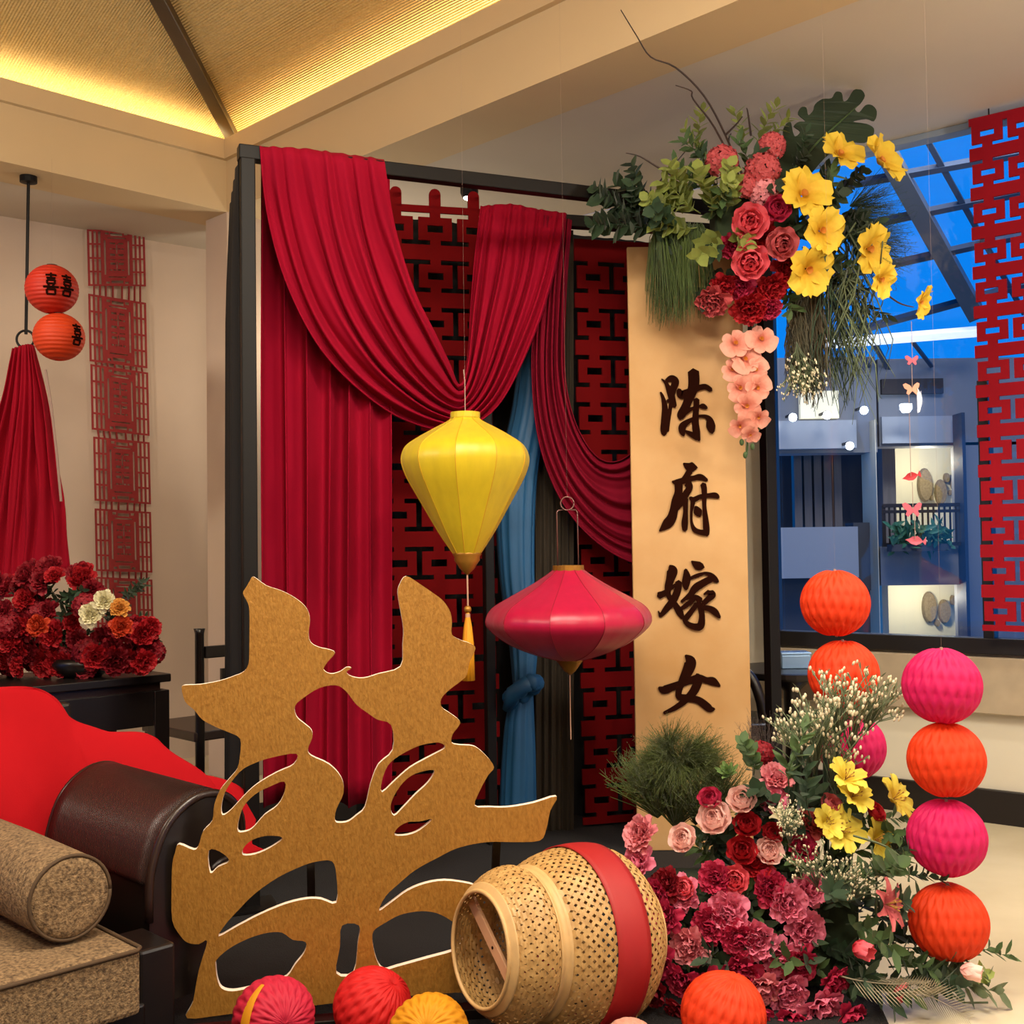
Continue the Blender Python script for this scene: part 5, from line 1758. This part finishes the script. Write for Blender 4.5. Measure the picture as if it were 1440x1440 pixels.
for px, py, sz, face in ((930,310,92,(-1,-.4,.25)),(940,300,80,(-.9,-.4,.6)),(925,315,86,(-1,-.5,-.1)),(915,300,70,(-.6,-.4,.9)),(890,300,62,(-1,-.3,.5)),(900,310,60,(-.2,-.8,.5)),(885,310,60,(-.9,-.5,-.1)),(940,320,70,(-.3,-1,0))):
    place('round_leaf_spray/dark' + str(R.choice((1, 2))), P(px, py, 4.32), sz / F * 4.3, face, TA)
for px, py in ((930, 330), (955, 335), (975, 325)):
    place('hanging_grass/green', P(px, py, 4.3), .34 + R.uniform(-.03, .03), (R.uniform(-.1, .1), -.1, 1), TA)
for px, py, sz, k_ in ((1180,390,.40,'green'),(1190,400,.44,'green'),(1165,395,.42,'dark'),(1200,410,.36,'dark'),(1190,330,.52,'green')):
    place('hanging_moss/' + k_, P(px, py, 4.3), sz, (R.uniform(-.05, .05), -.05, 1), TA)
for px, py, sz in ((1130,400,.36),(1142,400,.40),(1120,430,.30)):
    place('hanging_moss/brown', P(px, py, 4.34), sz, (0, 0, 1), TA)
for px, py, sz in ((1120,480,62),(1130,500,58),(1112,510,50)):
    place('waxflower/stems', P(px, py, 4.3), sz / F * 4.3, (.1, -.3, -1), TA, None, 'buds')
for px, py, sz, face in ((1190,300,95,(.9,-.3,-.1)),(1200,340,95,(1,-.3,-.5)),(1195,290,80,(.8,-.4,.3)),(1210,330,85,(1,-.3,-.15)),(1200,350,95,(.8,-.3,-.9)),(1185,310,80,(.6,-.5,-.9))):
    place('fine_fern/dark', P(px, py, 4.32), sz / F * 4.32, face, TA)
for px, py, sz, face in ((980,215,55,(-.1,-.3,1)),(1000,220,50,(-.7,-.3,.6)),(1060,210,60,(.3,-.3,1)),(1045,215,55,(0,-.3,1)),(1075,205,50,(.7,-.3,.8))):
    place('leaf_spray/light1', P(px, py, 4.32), sz / F * 4.32, face, TA)
# split leaf
SLF = [(1090,262),(1091,235),(1098,212),(1106,200),(1103,186),(1106,173),(1114,168),(1116,183),(1119,191),(1126,184),(1118,175),(1125,169),(1134,169),(1125,157),(1129,147),(1136,148),(1138,160),(1145,153),(1148,144),(1158,137),(1170,137),(1176,128),(1184,130),(1186,142),(1192,140),(1200,127),(1210,126),(1216,135),(1210,146),(1202,153),(1208,158),(1217,148),(1227,148),(1234,156),(1231,168),(1219,166),(1199,171),(1220,173),(1231,178),(1230,188),(1219,197),(1200,198),(1180,206),(1160,222),(1140,245),(1118,268),(1100,275)]
lo_ = P(1150, 200, 4.38)
ln_ = Vector((.25, -1, .35)).normalized()
lx_ = Vector((1, .25, 0)).normalized()
ly_ = ln_.cross(lx_) * -1
if ly_.z < 0:
    ly_ = -ly_
lc = bpy.data.curves.new('split_leaf', 'CURVE')
lc.dimensions = '2D'
lc.fill_mode = 'BOTH'
lc.extrude = .002
sp_ = lc.splines.new('POLY')
q_ = cr(SLF, 3, True)
sp_.points.add(len(q_) - 1)
for i, (x, y) in enumerate(q_):
    w_ = PP(x, y, lo_, ln_) - lo_
    sp_.points[i].co = (w_.dot(lx_), w_.dot(ly_), 0, 1)
sp_.use_cyclic_u = True
tmp = bpy.data.objects.new('tmp', lc)
COL.objects.link(tmp)
bpy.context.view_layer.update()
lm = bpy.data.meshes.new_from_object(tmp.evaluated_get(bpy.context.evaluated_depsgraph_get()))
bpy.data.objects.remove(tmp, do_unlink=True)
lm.materials.clear()
lm.materials.append(MATS['leaf_deepest'])
lx3 = Matrix((lx_, ly_, lx_.cross(ly_))).transposed().to_4x4()
lx3.translation = lo_
lm.transform(lx3)
for v_ in lm.vertices:
    k_ = (v_.co - lo_)
    v_.co += ln_ * (-.9 * (k_.dot(lx_) - k_.dot(ly_)) ** 2 * .5)
o = ob('split_leaf', lm, None, TA, label='big dark split leaf')
ob('midrib', tube([PP(1096, 262, lo_, ln_) + ln_ * .004, PP(1150, 200, lo_, ln_) + ln_ * .004, PP(1205, 150, lo_, ln_) + ln_ * .004], [.006, .004, .002], 6), 'leaf_mid', o)
place('leaf_spray/deepest2', P(1215, 420, 4.3), .13, (.2, -.5, -1), TA)
for pts in (((1050,260),(1020,190),(990,135),(950,95),(915,80),(895,50),(873,14)), ((1040,250),(1005,180),(975,140),(972,128),(950,120)), ((960,255),(925,235),(900,220),(880,215)), ((926,268),(928,255),(945,235),(966,210)),
            ((1020,190),(1035,175),(1044,164)), ((1056,190),(1052,160),(1050,152)), ((1230,400),(1262,425),(1285,432)), ((1035,245),(1025,200),(1028,188))):
    n_ = (len(pts) - 1) * 4 + 1
    path = cr([tuple(P(x, y, 4.3 - .004 * max(0, 200 - y))) for x, y in pts], 4)
    ob('twig', tube(path, [.005 - .0035 * i / n_ for i in range(n_)], 5), 'twig', TA)

# ------------------------------------------------------------------ red arrangement on the side table
LA = thing('red_flower_arrangement', tp(.25, -.5, .75), 'bushy red flower arrangement with one cream cluster on the black side table', 'flower arrangement')
vp = P(115, 945, 4.22)
ob('vase', lathe([(.07, .752), (.09, .77), (.11, .80), (.10, .82)], 24, (vp.x, vp.y, 0)), 'black_wood', LA, smooth=True)
cnt = 0
for i in range(600):
    if cnt >= 105:
        break
    px, py = R.uniform(-25, 215), R.uniform(795, 950)
    top_ = 790 + abs(px - 70) ** 1.25 * .11
    if py < top_ or (px > 130 and py < 880 and px > 140):
        continue
    cnt += 1
    p = P(px, py, 4.2 + R.uniform(-.08, .14))
    p.z = max(p.z, .80)
    place(R.choice(['carnation/crimson1', 'carnation/crimson2', 'carnation/red1', 'hydrangea/crimson1', 'carnation/red2', 'carnation/crimson1']), p, R.uniform(.042, .062), facing(px, py, 90, 880), LA)
for px, py, r_, c_ in ((128, 865, 19, 'white'), (147, 846, 18, 'white'), (168, 856, 16, 'apricot'), (55, 880, 18, 'orange'), (170, 882, 18, 'orange')):
    place('carnation/%s1' % c_, P(px, py, 4.02), r_ / F * 4.02, facing(px, py, 90, 880), LA)
for i in range(40):
    px, py = R.uniform(-10, 200), R.uniform(830, 945)
    p = P(px, py, 4.3)
    p.z = max(p.z, .80)
    place('leaf_spray/' + R.choice(['deepest', 'dark']) + '1', p, .10, ((px - 100) * .01, -.6, R.uniform(-.2, 1)), LA)
